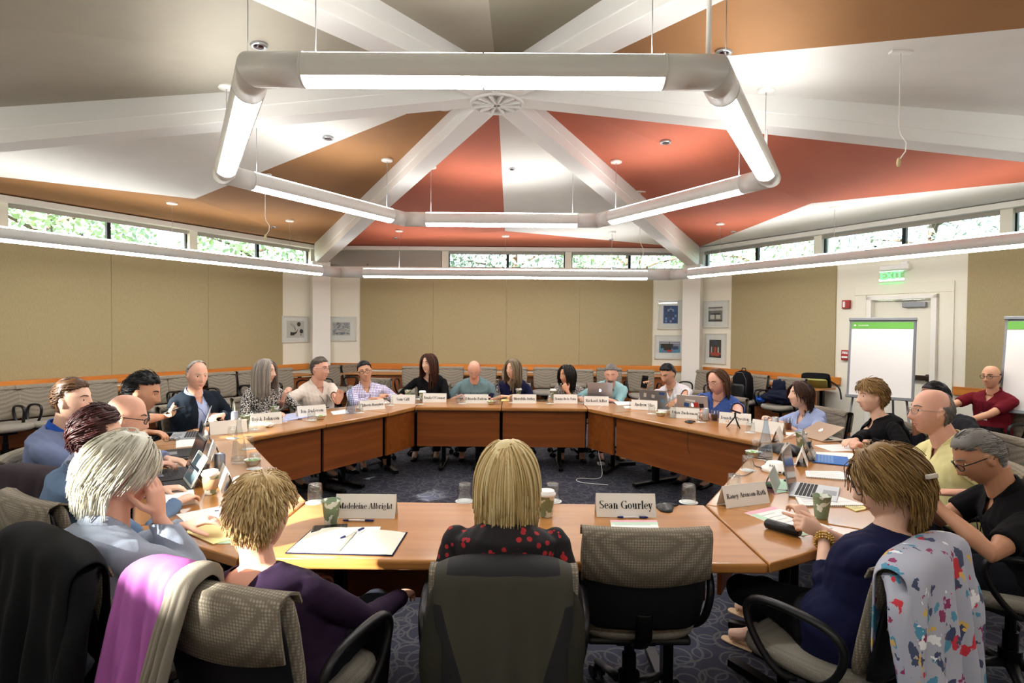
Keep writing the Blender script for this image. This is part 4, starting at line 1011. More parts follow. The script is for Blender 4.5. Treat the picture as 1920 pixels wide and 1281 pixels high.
# near side with backs to the camera
CB = sitter('person in plum sweater with short curly pale blonde hair, seen from behind', (-.57, -3.22), 76, deep(489, 965, 1.84), look=-8, nod=8, fem=True, size=.97, skin='skin_pink', hair=dict(H_CURLY, len=.05, n=1700, rad=.0026, curl=.35), hairm='hair_palegold', top='c_plum', neck='none', vneck_back=.09, fat=1.25, lanyard=False,
    rh=(-.25, -2.93, .60), lh=(-.65, -2.85, .62), rd=(.1, 1, -.2), relbow=(.6, -.1, -1), chairlab='office chair with pink and grey garments over its corner', cface=70, back=.02, vox=.0048, seed=15)
BL = sitter('person in black blouse printed with red cherries, straight blonde bob, seen from behind', (.145, -3.10), 90, deep(951, 900, 2.04), nod=6, shrug=.03, fem=True, hair=dict(H_BOB, n=1600, len=.235, rad=.0032, thick=.016, vol=.014, sidew=.3), hairm='hair_blonde', top='print_cherry', neck='none', lanyard=False,
    rh=(.25, -2.92, .63), lh=(.04, -2.92, .63), relbow=(.25, -.1, -1), lelbow=(-.25, -.1, -1), chairlab='office chair with a dark olive jacket over it behind the blonde woman', back=.13, vox=.005, seed=16)
BL.chair.scale.z = .965
# right side
RW = sitter('person in navy sweater with wavy brown hair held by a silver clip', (1.36, -3.0), 135, deep(1664, 908, 2.06), look=26, nod=14, fem=True, skin='skin_fair', hair=dict(H_BOB, len=.145, n=1900, rad=.0026, thick=.016, vol=.024, curl=.26, comb=(0, -.6, .05)), hairm='hair_gold', top='c_navy', neck='none', sleeve='three_quarter', bottom='c_black', glasses='glass_frame', lanyard=False,
    lh=at(1545, 1000, .80), rh=at(1520, 985, .80), ld=(-.75, .1, .35), rd=(-.2, .6, .6), ln=(.2, .5, -.4), lcurl=.9, rcurl=.9, lelbow=(-.5, .3, -1),
    feet=((1.50, -2.02, .16), (1.40, -2.20, .10)), knees=((1.12, -2.72, .55), (1.25, -2.62, .50)), shoes=None, shin=.15, chairlab='office chair with a floral jacket over it at the near right', cface=127, back=.04, vox=.0048, seed=17)
hd = deep(1838, 856, 2.62)
PM = sitter('person in black polo with cropped grey hair and dark glasses, reading with head bowed', (2.50, -2.50), 152, hd, look=10, nod=32, skin='skin_olive', hair=dict(H_SHORT, len=.03, thick=.007), hairm='hair_grey', top='c_black', collar='c_black', sleeve='elbow', glasses='glass_frame', neck='vee', fat=1.12,
    lh=(2.02, -2.58, .86), rh=(2.08, -2.40, .84), ld=(-.5, .4, .7), rd=(-.6, -.2, .5), ln=(0, .9, .2), rn=(-.2, -.9, .2), lcurl=.5, chairlab='office chair of the man in the black polo', cface=150, vox=.005, seed=18)
sitter('person in pale yellow shirt with a bald crown and rimless glasses, seen in profile', (2.72, -1.83), 160, deep(1748, 772, 3.30), look=8, nod=0, skin='skin_pink', hair=dict(H_BALD, rim=.035, crown=-.06), hairm='hair_grey', top='c_yellow', collar='c_yellow', sleeve='elbow', neck='vee', glasses='wire_frame', fat=1.35, size=1.06,
    rh=at(1625, 845, .84), lh=(2.45, -2.15, .80), rd=(-.7, -.2, .5), rcurl=1.0, chairlab='office chair of the man in the pale yellow shirt', vox=.0055, seed=19)
sitter('person in black cardigan over a purple blouse with short golden hair', (3.10, -.55), 172, deep(1634, 744, 4.62), look=6, nod=2, fem=True, skin='skin_fair', hair=dict(H_CURLY, len=.06, curl=.25, comb=(0, -.5, 0), vol=.022), hairm='hair_gold', top='c_black', top2='print_purple', open_front=.075, fat=1.2,
    rh=at(1590, 838, .78), lh=(2.85, -.75, .79), rd=(-.8, -.3, 0), ld=(-.8, .5, 0), chairlab='office chair of the woman in the black cardigan', seed=20)
hd = deep(1752, 748, 4.35)
sitter('person in dark jacket mostly hidden behind the man in yellow, hand at face', (3.45, -1.0), 175, hd, look=0, skin='skin_dark', hair=dict(H_SHORT, len=.05), hairm='hair_black', top='c_charcoal', lanyard=False,
    rh=hd+V((-.14, .0, -.17)), rd=(.1, .1, 1), rn=(1, 0, 0), rcurl=1.1, relbow=(-.2, .3, -1), lh=(3.1, -1.2, .80), chairlab='office chair of the mostly hidden person in the dark jacket', seed=21)
sitter('person in light blue blouse with shoulder-length dark brown hair, smiling in profile', (2.95, .33), 190, deep(1500, 741, 5.40), look=-4, nod=-6, fem=True, size=.97, hair=dict(H_BOB, len=.17, sidew=.3, comb=(0, -.4, 0)), hairm='hair_chestnut', top='c_ltblue', collar='c_ltblue', neck='vee', lanyard=False, rh=(2.6, .42, .785), lh=(2.6, .15, .785), chairlab='office chair of the woman in the light blue blouse', seed=22)
side('person in blue shirt with long receding brown hair, behind a laptop full of stickers', 1345, 716, RB, .98, 1.12, facing=-140, look=-10, nod=16, skin='skin_pink', hair=dict(H_LONG, region='receded', line=.045, len=.22, comb=(0, -.7, 0)), hairm='hair_brown', top='c_blue', collar='c_blue', neck='vee', sleeve='rolled', glasses='wire_frame', fat=1.4, size=1.06,
    rh=at(1320, 775, .80), lh=at(1375, 782, .80), lanyard=False, chairlab='office chair of the long-haired man in the blue shirt', seed=23)
hd = deep(1252, 702, 6.85)
WS = sitter('person in white shirt with dark hair holding up a phone', (hd.x+.16, hd.y+.10), -125, hd, look=-16, nod=22, skin='skin_tan', hair=dict(H_SHORT, len=.05, vol=.01), hairm='hair_black', top='c_white', collar='c_white', neck='vee', lanyard=False,
    rh=deep(1208, 733, 6.72), rd=(.0, -.1, 1), rn=(.3, -.9, 0), rcurl=.9, relbow=(.8, 0, -1), lh=at(1242, 770, .79), chairlab='office chair of the man in the white shirt', seed=24)
MP = deep(1858, 707, 6.2)
sitter('person in maroon polo with a shaved head and glasses, sitting by the wall', (MP.x+.05, MP.y+.05), 200, MP, look=6, skin='skin_tan', hair=dict(H_BALD, rim=.04), hairm='hair_dark', top='c_maroon', collar='c_maroon', sleeve='elbow', neck='vee', glasses='glass_frame', bottom='c_black',
    rh=(MP.x-.55, MP.y+.10, .74), lh=(MP.x-.42, MP.y-.12, .66), ld=(-.9, .2, 0), lcurl=.3, rcurl=.4, chairlab='office chair of the man in the maroon polo', seed=25)
# ------------------------------------------------------------------ along the walls
def wall_at(px, py, k):
    Mi = WM[k].inverted(); o = Mi @ CAMP; d = Mi.to_3x3() @ raydir(px, py); t = -o.y/d.y; p = o+d*t; return p.x, p.z
def wall_pos(px, k, off):
    Mi = WM[k].inverted(); o = Mi @ CAMP; d = Mi.to_3x3() @ raydir(px, 640); t = (off-o.y)/d.y; return WM[k] @ V(((o+d*t).x, off, 0))
FACE = {0: 210, 1: -90, 2: -30}
def wall_chair(px, k, off, label, turn=0, group=None):
    p = wall_pos(px, k, off); return chair(p.x, p.y, FACE[k]+turn, label, group)
row = [(773, 'behind the woman in the black top'), (843, 'between the black top and the grey-green polo'), (905, 'behind the man in the grey-green polo'), (966, 'behind the woman in the navy top'),
       (1024, 'left of the woman with her chin on her hand'), (1090, 'right of the woman with her chin on her hand'), (1146, 'behind the man in the light teal shirt'), (1207, 'beside the raised phone of the man in white')]
for px, lb in row:
    wall_chair(px, 1, 1.0 if px not in (1090, 1207) else 1.45, 'empty back-wall office chair '+lb, turn=random.uniform(-4, 4))
for px, off, lb, tn in ((676, .72, 'behind the man in the checked shirt', 10), (636, .7, 'between the cream shirt and the checked shirt', 0), (545, .62, 'between the long grey hair and the cream shirt', 0), (488, .62, 'behind the woman with long grey hair', 0),
    (433, .62, 'right of the man in the fleece jacket', 0), (362, .62, 'behind the man in the fleece jacket', 0), (300, .62, 'right of the black-haired young man', 0), (200, .62, 'left of the black-haired young man', 0), (90, .62, 'behind the man in the blazer', 0), (8, .62, 'at the left edge of the photo', 0)):
    wall_chair(px, 2, off+.33, 'empty left-wall office chair '+lb, tn)
p = deep(722, 700, 8.6); chair(p.x, p.y, 75, 'empty office chair turned away from the camera beside the checked shirt')
for px, off, lb in ((1308, 1.0, 'left of the black backpack'), (1398, .95, 'holding the black backpack'), (1466, .95, 'with dark coats piled on it')):
    wall_chair(px, 0, off, 'right-wall office chair '+lb)
p = deep(1925, 770, 6.3); chair(p.x, p.y, 215, 'office chair at the right edge beside the man in maroon')

def side_table(u, k, L, lab):
    p = WM[k] @ V((u, .31, 0)); t = thing('side_table', lab, 'table', (p.x, p.y, 0), R(FACE[k]+90))
    MB().box((0, 0, .72), (L, .50, .035)).build('tabletop', 'table_wood', t, bevel=.008)
    MB().box((0, -.2, .40), (L-.06, .022, .56)).build('front_panel', 'side_wood', t)
    for x in (-L/2+.1, L/2-.1): MB().box((x, .05, .36), (.05, .06, .68)).box((x, .0, .02), (.05, .44, .04)).build('leg', 'black_metal', t, bevel=.004)
for i, lb in enumerate(('in the far left corner', 'behind the black top and grey-green polo', 'behind the navy top and dark patterned blouse', 'near the right corner column')):
    side_table(-2.43+1.62*i, 1, 1.58, 'cherry side table along the back wall '+lb)
for i, lb in enumerate(('at the left edge of the photo', 'behind the blazer and black tousled hair', 'behind the dark fleece jacket', 'behind the cream shirt near the corner')):
    side_table(-2.43+1.62*i, 2, 1.58, 'cherry side table along the left wall '+lb)
side_table(-2.65, 0, 1.1, 'cherry side table along the right wall behind the black backpack')
side_table(-1.42, 0, 1.15, 'cherry side table left of the door with a green and black bag on it')

# pictures
def art(q, W, H, kind):
    y = .017
    R_ = lambda x0, z0, x1, z1, m, dy=0: q.box(((x0+x1)/2*W, y+dy, (z0+z1)/2*H), (abs(x1-x0)*W, .002, abs(z1-z0)*H), m)
    if kind == 'bubbles':
        R_(-.33, -.33, .33, .33, 3)
        for x, z, r in ((.12, .2, .07), (.22, -.08, .07), (.20, -.22, .02)): q.tube([(x*W, y+.001, z*H), (x*W, y+.004, z*H)], r*W, 18, 4)
        q.tube([(-.20*W, y+.002, -.17*H), (-.08*W, y+.002, -.18*H), (.03*W, y+.002, -.12*H), (.08*W, y+.002, .0)], [.055*W, .05*W, .02*W, .006*W], 10, 4, flat=.1, up=(0, 1, 0))
        for i in range(3): q.tube([(-.2*W, y+.002, (.25-.03*i)*H), (-.05*W, y+.002, (.15-.05*i)*H), (.0, y+.002, (.0-.05*i)*H)], .004*W, 5, 4)
    elif kind == 'scribble':
        rr = random.Random(4); R_(-.30, -.28, .30, .28, 3)
        for i in range(150):
            x, z = rr.uniform(-.27, .27), rr.uniform(-.25, .25); a = rr.uniform(-.5, .5)+(0 if abs(x) < .1 else .3*x/abs(x)*z/max(.01, abs(z))); l_ = rr.uniform(.03, .10)
            q.box((x*W, y+.0015, z*H), (l_*W, .002, .010*H), 5, ry=a)
    elif kind == 'maze':
        R_(-.29, -.31, .29, .31, 5); rr = random.Random(8)
        for i in range(5):
            for j in range(6):
                if rr.random() < .6: R_(-.22+i*.095, -.27+j*.095, -.22+i*.095+.07, -.27+j*.095+.07, 6 if rr.random() < .7 else 7, .001)
        R_(-.08, .16, .10, .20, 7, .002); R_(.0, .2, .03, .25, 7, .002)
    elif kind == 'harbour':
        R_(-.36, -.24, .36, .24, 8); R_(-.36, -.24, .36, .02, 9, .001); R_(-.30, -.05, .12, .14, 4, .002); R_(-.2, -.14, .06, -.05, 4, .002); R_(.1, -.1, .3, .04, 6, .003); R_(-.08, -.2, .08, -.12, 10, .003); R_(-.34, .16, .34, .19, 3, .003); R_(-.02, -.1, .0, .24, 4, .004)
    elif kind == 'grey':
        R_(-.28, -.28, .28, .28, 11); R_(-.28, .14, .28, .22, 3, .001); R_(-.28, -.28, .28, -.22, 4, .001); R_(-.2, -.18, -.03, .04, 3, .001); R_(.03, -.18, .2, .04, 3, .001); R_(-.2, -.02, .2, .04, 4, .002)
    elif kind == 'night':
        R_(-.29, -.30, .29, .30, 4); R_(-.29, -.19, .29, -.13, 10, .001); R_(-.2, -.24, .2, -.19, 10, .001)
        for x in (-.18, .15): R_(x-.02, -.13, x+.03, .06, 3, .002)
        R_(-.05, -.13, .06, .06, 10, .002); q.tube([(0, y+.001, .2*H), (0, y+.003, .2*H)], .10*W, 18, 6)
AM = ['frame_pale', 'paper', 'paper', 'art_pale', 'art_black', 'art_blue', 'art_slate', 'art_lilac', 'art_grey', 'art_sky', 'art_red', 'art_mid']
mat('frame_pale', 'd8d5c8', .35, metal=.2); mat('art_pale', 'd6d2ca', .8); mat('art_black', '26262c', .8); mat('art_blue', '2b5a98', .8); mat('art_slate', '3c4868', .8); mat('art_lilac', '8aa2cc', .8); mat('art_grey', '8d93ac', .8); mat('art_sky', '5d9cc4', .8); mat('art_red', 'b8392e', .8); mat('art_mid', '77777a', .8)
def picture(k, x0, y0, x1, y1, kind, lab):
    ua, za = wall_at(x0, y0, k); ub, zb = wall_at(x1, y1, k); W, H = ub-ua, za-zb
    t = thing('framed_picture', lab, 'picture'); t.matrix_world = WM[k] @ Matrix.Translation(((ua+ub)/2, .002, (za+zb)/2))
    q = MB()
    for x in (-W/2, W/2): q.box((x, .012, 0), (.022, .024, H+.02))
    for z in (-H/2, H/2): q.box((0, .012, z), (W+.02, .024, .022))
    q.build('picture_frame', 'frame_pale', t, bevel=.002)
    MB().box((0, .008, 0), (W, .012, H)).build('mat_board', 'paper', t)
    q = MB(); art(q, W, H, kind); q.build('print', AM, t)
    MB().box((0, .0215, 0), (W-.02, .002, H-.02)).build('glazing', 'pane_glass', t)
picture(2, 528, 593, 577, 641, 'bubbles', 'framed grey abstract print of dark blobs left of the left corner column')
picture(1, 613, 594, 668, 639, 'scribble', 'framed print of blue scribbled strokes right of the left corner column')
picture(1, 1234, 563, 1280, 617, 'maze', 'tall framed dark blue print, upper one left of the right corner column')
picture(1, 1228, 629, 1282, 673, 'harbour', 'framed blue and black print, lower one left of the right corner column')
picture(0, 1320, 566, 1366, 614, 'grey', 'framed grey banded print, upper one right of the right corner column')
picture(0, 1324, 626, 1361, 683, 'night', 'tall framed dark print with red, lower one right of the right corner column')

# exit sign, alarm devices
def text_mesh(s_, size, name, m, parent, M, bold=.0, ext=.0006, align='CENTER'):
    cu = bpy.data.curves.new('txt', 'FONT'); cu.body = s_; cu.size = size; cu.align_x = align; cu.align_y = 'CENTER'; cu.extrude = ext; cu.offset = bold; cu.resolution_u = 3
    o = bpy.data.objects.new('txt', cu); C.objects.link(o); dg = bpy.context.evaluated_depsgraph_get()
    me = bpy.data.meshes.new_from_object(o.evaluated_get(dg)); me.name = name; bpy.data.objects.remove(o)
    me.materials.clear(); me.materials.append(MATS[m]); me.transform(M); q = bpy.data.objects.new(name, me); C.objects.link(q); q.parent = parent; return q
WW = Matrix(((1, 0, 0, 0), (0, 0, 1, 0), (0, 1, 0, 0), (0, 0, 0, 1)))     # the wall frames are left handed
WT = Matrix.Rotation(PI, 4, 'Z') @ Matrix.Rotation(PI/2, 4, 'X')     # text plane facing +y, readable from the room side
ua, za = wall_at(1652, 500, 0); ub, zb = wall_at(1706, 531, 0); cx, W = (ua+ub)/2, abs(ub-ua)
EX = thing('exit_sign', 'clear exit sign with green letters over the door', 'exit sign'); EX.matrix_world = WM[0] @ Matrix.Translation((cx, .06, (za+zb)/2))
mat('green_glow', (.12, .75, .18), .5, emit=1.3)
MB().box((.02, -.02, .10), (W, .08, .075)).box((.14, -.03, .11), (.1, .06, .13)).build('housing', 'white_gloss', EX, bevel=.01)
MB().box((-.02, 0, -.035), (W*.86, .008, .19)).build('acrylic_panel', 'clear_glass', EX)
text_mesh('EXIT', .15, 'exit_lettering', 'green_glow', EX, Matrix.Translation((-.02, .006, -.02)) @ WW, .004)
MB().box((-.02, .0, -.126), (W*.82, .01, .008)).build('green_edge', 'green_glow', EX)
u, z = wall_at(1589, 571, 0); t = thing('alarm_strobe', 'small red fire alarm strobe on the wall left of the door', 'alarm'); t.matrix_world = WM[0] @ Matrix.Translation((u, .03, z))
MB().box((0, 0, 0), (.12, .05, .13)).build('housing', 'red_plastic', t, bevel=.008); MB().box((-.02, .028, 0), (.035, .02, .09)).build('strobe_lens', 'clear_lens' if 'clear_lens' in MATS else 'white_gloss', t, bevel=.006)
u, z = wall_at(1588, 666, 0); t = thing('fire_alarm_station', 'red fire alarm pull station with white letters beside the easel', 'alarm'); t.matrix_world = WM[0] @ Matrix.Translation((u, .03, z))
MB().box((0, 0, 0), (.125, .05, .155)).build('housing', 'red_plastic', t, bevel=.008); text_mesh('FIRE', .05, 'fire_lettering', 'paper', t, Matrix.Translation((0, .027, .035)) @ WW, .002); MB().box((0, .03, -.03), (.09, .02, .03)).build('pull_handle', 'paper', t, bevel=.004)

# easels
mat('pad_green', '6cb04c', .7)
def easel(c, face, lab, logo=True):
    t = thing('flip_chart_easel', lab, 'easel', (c.x, c.y, 0), R(face-90)); M = Matrix.Translation((0, .0, .80)) @ Matrix.Rotation(R(9), 4, 'X')
    MB().box((0, -.02, .48), (.72, .012, .99), M=M).build('back_board', 'grey_metal', t)
    p = MB().box((0, .002, .475), (.66, .025, .95), M=M).build('paper_pad', 'paper', t)
    MB().box((0, .0165, .905), (.66, .003, .085), M=M).build('pad_header', 'pad_green', p)
    if logo:
        text_mesh('Sustainable', .026, 'header_lettering', 'paper', p, M @ Matrix.Translation((.20, .019, .905)) @ WT)
        MB().ball((.295, .019, .905), (.012, .002, .012), 10, 6, M=M).build('header_logo', 'paper', p)
    MB().box((0, .005, .985), (.73, .05, .035), M=M).build('clamp_bar', 'grey_metal', t, bevel=.004)
    MB().box((0, .03, -.01), (.72, .08, .035), M=M).build('pen_tray', 'grey_metal', t, bevel=.004)
    for x in (-.34, .34): MB().box((x, -.012, .48), (.02, .03, 1.0), M=M).build('side_rail', 'grey_metal', t)
    for a, b in (((-.28, -.01, .82), (-.38, .14, .0)), ((.28, -.01, .82), (.38, .14, .0)), ((.1, -.17, 1.5), (.12, -.62, .0)), ((-.1, -.17, 1.5), (-.12, -.62, .0))):
        MB().tube([a, b], .013, 8).build('leg', 'grey_metal', t)
    MB().tube([(-.35, .10, .22), (-.11, -.55, .22)], .005, 6).tube([(.35, .10, .22), (.11, -.55, .22)], .005, 6).build('brace', 'grey_metal', t)
c = deep(1650, 670, 7.25); easel(c, 232, 'flip chart easel with a blank pad and green header in front of the door')
c = deep(1957, 690, 5.9); easel(c, 215, 'flip chart easel cut off by the right edge of the photo', False)

# red benches
for c, a, lab in (((-5.15, .55), 60, 'low red upholstered bench at the left edge behind the blazer'), ((4.75, .0), 120, 'low red upholstered bench at the right edge behind the man in the black polo')):
    t = thing('bench', lab, 'bench', (c[0], c[1], 0), R(a)); MB().box((0, 0, .12), (1.1, .5, .16)).build('cushion', 'red_fabric', t, bevel=.03, seg=3); MB().box((0, 0, .02), (1.0, .42, .04)).build('plinth', 'black_plastic', t)

# backpack, coats, shoulder bag
def lump(q, c, r, seed, k=.25, m=0, M=None, nu=28, nv=18):
    vs0 = MB().ball((0, 0, 0), 1, nu, nv); out = []
    for v in vs0.v:
        n_ = V(v); f = 1+k*noise.noise(n_*2.3+V((seed, seed*.3, 0)))+k*.4*noise.noise(n_*6+V((seed, 0, 0))); out.append((c[0]+n_.x*r[0]*f, c[1]+n_.y*r[1]*f, c[2]+n_.z*r[2]*f))
    q.add(out, vs0.f, m, True, M)
p = wall_pos(1394, 0, .97); t = thing('backpack', 'black backpack standing on a chair along the right wall', 'bag', (p.x, p.y, .49), R(FACE[0]-90))
q = MB(); secs = [[(x, y, z) for x, y in rrect(w_, d_, 24, 3)] for z, w_, d_ in ((0, .14, .08), (.02, .165, .10), (.2, .17, .11), (.36, .16, .10), (.44, .12, .07), (.47, .05, .03))]
q.loft(secs); q.build('bag_body', 'c_black', t)
q = MB(); q.loft([[(x, y+.11, z) for x, y in rrect(w_, .035, 20, 3)] for z, w_ in ((.04, .11), (.06, .13), (.22, .13), (.26, .10))]); q.build('front_pocket', 'black_plastic', t)
MB().tube([(-.15, .11, .1), (-.14, .10, .33), (-.06, .08, .44), (.06, .08, .44), (.14, .10, .33), (.15, .11, .1)], .005, 6).build('piping', 'c_grey', t)
MB().tube([(-.04, -.02, .46), (-.03, -.02, .51), (.03, -.02, .51), (.04, -.02, .46)], .008, 6).build('handle', 'black_plastic', t)
p = wall_pos(1464, 0, .93); q = MB(); lump(q, (0, 0, .10), (.24, .2, .10), 3, .5); lump(q, (.10, -.12, .2), (.12, .06, .16), 8, .4)
tag(q.build('folded_coat', 'c_darknavy', loc=(p.x, p.y, .49), rz=R(FACE[0]-90)), 'dark navy coat heaped on a chair along the right wall', 'coat')
q = MB(); lump(q, (0, 0, .05), (.09, .09, .055), 5, .4); p2 = WM[0] @ (WM[0].inverted() @ p+V((-.26, .08, 0)))
tag(q.build('folded_sweater', 'c_brightblue', loc=(p2.x, p2.y, .49)), 'bright blue sweater tucked under the navy coat on the chair', 'sweater')
mat('bag_green', 'a3a35c', .8, bump=.1)
p = wall_pos(1532, 0, .33); t = thing('shoulder_bag', 'green and black shoulder bag lying on the side table by the door', 'bag', (p.x, p.y, .74), R(FACE[0]-90+25))
q = MB(); Mt = Matrix.Translation((0, 0, .10)) @ Matrix.Rotation(R(-52), 4, 'X')
q.loft([[(x, y, z) for x, y in rrect(w_, d_, 24, 4)] for z, w_, d_ in ((-.14, .16, .05), (-.12, .2, .07), (.12, .2, .07), (.15, .17, .05))], M=Mt); q.build('bag_body', 'c_black', t)
q = MB(); q.loft([[(x, y+.075, z) for x, y in rrect(w_, .012, 20, 4)] for z, w_ in ((-.08, .14), (-.07, .16), (.13, .17), (.15, .15))], M=Mt); q.build('flap', 'bag_green', t)
MB().tube(smooth_path([(-.2, 0, .1), (-.28, .05, .06), (-.34, .12, .0), (-.36, .14, -.15)], 3), (.02, .003) and .012, 6).build('strap', 'black_plastic', t)

# ------------------------------------------------------------------ garments over chair backs
def drape(ch, x0, x1, front_z, back_z, m, name, lab, cat, flare=.06, fold=.018, seed=0, sleeves=0, puff=.02, parts=None, skew=0, smlen=.5, slx=0, zone=False):
    rnd = random.Random(seed); t = thing(name, lab, cat, ch.location[:], ch.rotation_euler.z); t.scale = ch.scale; nx, ny = 46, 30
    top = .905+puff; path = []
    for i in range(ny+1):
        u = i/ny
        if u < .16: k = u/.16; path.append((-.235+.0*k-.005, front_z+(top-.03-front_z)*k))
        elif u < .30: k = (u-.16)/.14; a = PI*k; path.append((-.300+.062*math.cos(a), top-.03+.035*math.sin(a)))
        else: k = (u-.30)/.70; path.append((-.362-.03*k-.02*math.sin(k*3), top-.03-(top-.03-back_z)*k))
    vs = []
    for i, (y, z) in enumerate(path):
        dn = max(0, (top-z))/.7; back = i/ny > .23
        for j in range(nx+1):
            v = j/nx; x = x0+(x1-x0)*v; xc = (x0+x1)/2; x = xc+(x-xc)*(1+flare*dn*(1 if back else .3))+skew*dn*(1 if back else 0)
            f = fold*dn*2.0*(math.sin(v*17+seed+2*math.sin(v*5+seed))*.6+.5*math.sin(v*31+seed*2+dn*2))+fold*.5*noise.noise(V((v*6, i*.25, seed)))
            edge = .02*((2*abs(v-.5))**6); yy = y+(-f-.012 if back else f*.3)+edge*(1 if back else -1)
            sag = -.03*(2*abs(v-.5))**4
            hem = (.03*math.sin(v*9+seed) if i == ny else 0)
            vs.append((x, yy, z+sag+hem))
    fs = [(i*(nx+1)+j, i*(nx+1)+j+1, (i+1)*(nx+1)+j+1, (i+1)*(nx+1)+j) for i in range(ny) for j in range(nx)]
    q = MB(); q.add(vs, fs, 0, True); 
    o = q.build('fabric_panel', m, t); s_ = o.modifiers.new('s', 'SOLIDIFY'); s_.thickness = .006; s_.offset = 0; sb = o.modifiers.new('sub', 'SUBSURF'); sb.levels = sb.render_levels = 1
    if sleeves:
        for s__ in (-1, 1):
            xs = (x0 if s__ < 0 else x1)-s__*(.03-slx); pts = smooth_path([(xs-s__*.03, -.30, top-.05), (xs+s__*.03, -.33, top-.10), (xs+s__*.055, -.36, top-.25), (xs+s__*.05, -.38, top-.42), (xs+s__*.03, -.37, top-.42-smlen*.3)], 3)
            n_ = len(pts); q = MB(); secs = []
            for i, p in enumerate(pts):
                r = .060-.018*i/n_; secs.append([p+V((math.cos(a)*r*(1+.12*math.sin(3*a+i)), math.sin(a)*r*.6*(1+.15*math.cos(2*a+i*.9)), .01*math.sin(a*2+i))) for a in [2*PI*k/16 for k in range(16)]])
            q.loft(secs); q.build('sleeve', parts or m, t)
    return t
cloth('coat_black', '08090c'); cloth('coat_olive', '2c2b23', .75); cloth('coat_brown', '3a3036'); cloth('knit_pink', 'b066ae', .9, .06); cloth('knit_taupe', '8f877a'); cloth('coat_white', 'c9ccd8')
print_mat('floral', 'b5b8c6', ['8c2f5e', '4d8fae', 'c9303f', 'd8b25a', '3c4766', 'eef0f4'], 12, .63, kind='fine', base2='a2a6b8')
def olive_mat():
    m, n, l, b, tc = nodes_mat('olive_panels', .75); sx = n.new('ShaderNodeSeparateXYZ'); l.new(tc.outputs['Object'], sx.inputs[0])
    ax = mathn(n, l, 'ABSOLUTE', sx.outputs['X']); z = sx.outputs['Z']
    side_ = mathn(n, l, 'GREATER_THAN', ax, mathn(n, l, 'SUBTRACT', .19, mathn(n, l, 'MULTIPLY', mathn(n, l, 'SUBTRACT', .80, z), .30)))
    side_ = mathn(n, l, 'MULTIPLY', side_, mathn(n, l, 'LESS_THAN', z, .80)); low = mathn(n, l, 'LESS_THAN', z, .50)
    colr = mathn(n, l, 'MULTIPLY', mathn(n, l, 'GREATER_THAN', z, .893), mathn(n, l, 'LESS_THAN', ax, .175))
    l.new(mixc(n, l, mathn(n, l, 'MAXIMUM', mathn(n, l, 'MAXIMUM', side_, low), colr), '37352b', '0f1013'), b.inputs['Base Color'])
olive_mat()
drape(WH.chair, -.30, .30, .62, .05, 'coat_black', 'black_coat', 'black coat draped over the chair of the white-haired man', 'coat', flare=.22, fold=.028, seed=2, sleeves=1, puff=.05)
drape(BL.chair, -.215, .215, .70, .10, 'olive_panels', 'olive_jacket', 'dark olive and black jacket draped over the chair behind the blonde woman', 'jacket', flare=.03, fold=.012, seed=5, sleeves=1, parts='coat_olive', puff=.02, slx=-.035, zone=True)
t = drape(RW.chair, -.27, .25, .66, .06, 'floral', 'floral_jacket', 'pale jacket printed with colourful flowers draped over the chair at the near right', 'jacket', flare=.20, fold=.024, seed=9, sleeves=1, puff=.03)
t = drape(CB.chair, -.30, -.08, .60, .10, 'knit_pink', 'pink_cardigan', 'pink cardigan hanging over the corner of the plum-sweater woman\'s chair', 'cardigan', flare=.35, fold=.026, seed=12, puff=.03, skew=-.06)
t = drape(CB.chair, -.10, -.02, .70, .35, 'knit_taupe', 'taupe_scarf', 'taupe scarf lying over the chair back beside the pink cardigan', 'scarf', flare=.3, fold=.012, seed=15, puff=.035, skew=-.16)
drape(BM_.chair, -.25, .25, .68, .15, 'coat_brown', 'brown_coat', 'dark brown coat over the chair behind the balding man with black glasses', 'coat', flare=.15, fold=.02, seed=22, puff=.03)
# ------------------------------------------------------------------ things on the table
TT = TZ+.0005
def pt(px, py): return at(px, py, TT)
def place(t, px, py, rz=0): p = pt(px, py); t.location = (p.x, p.y, TT); t.rotation_euler.z = rz; return t
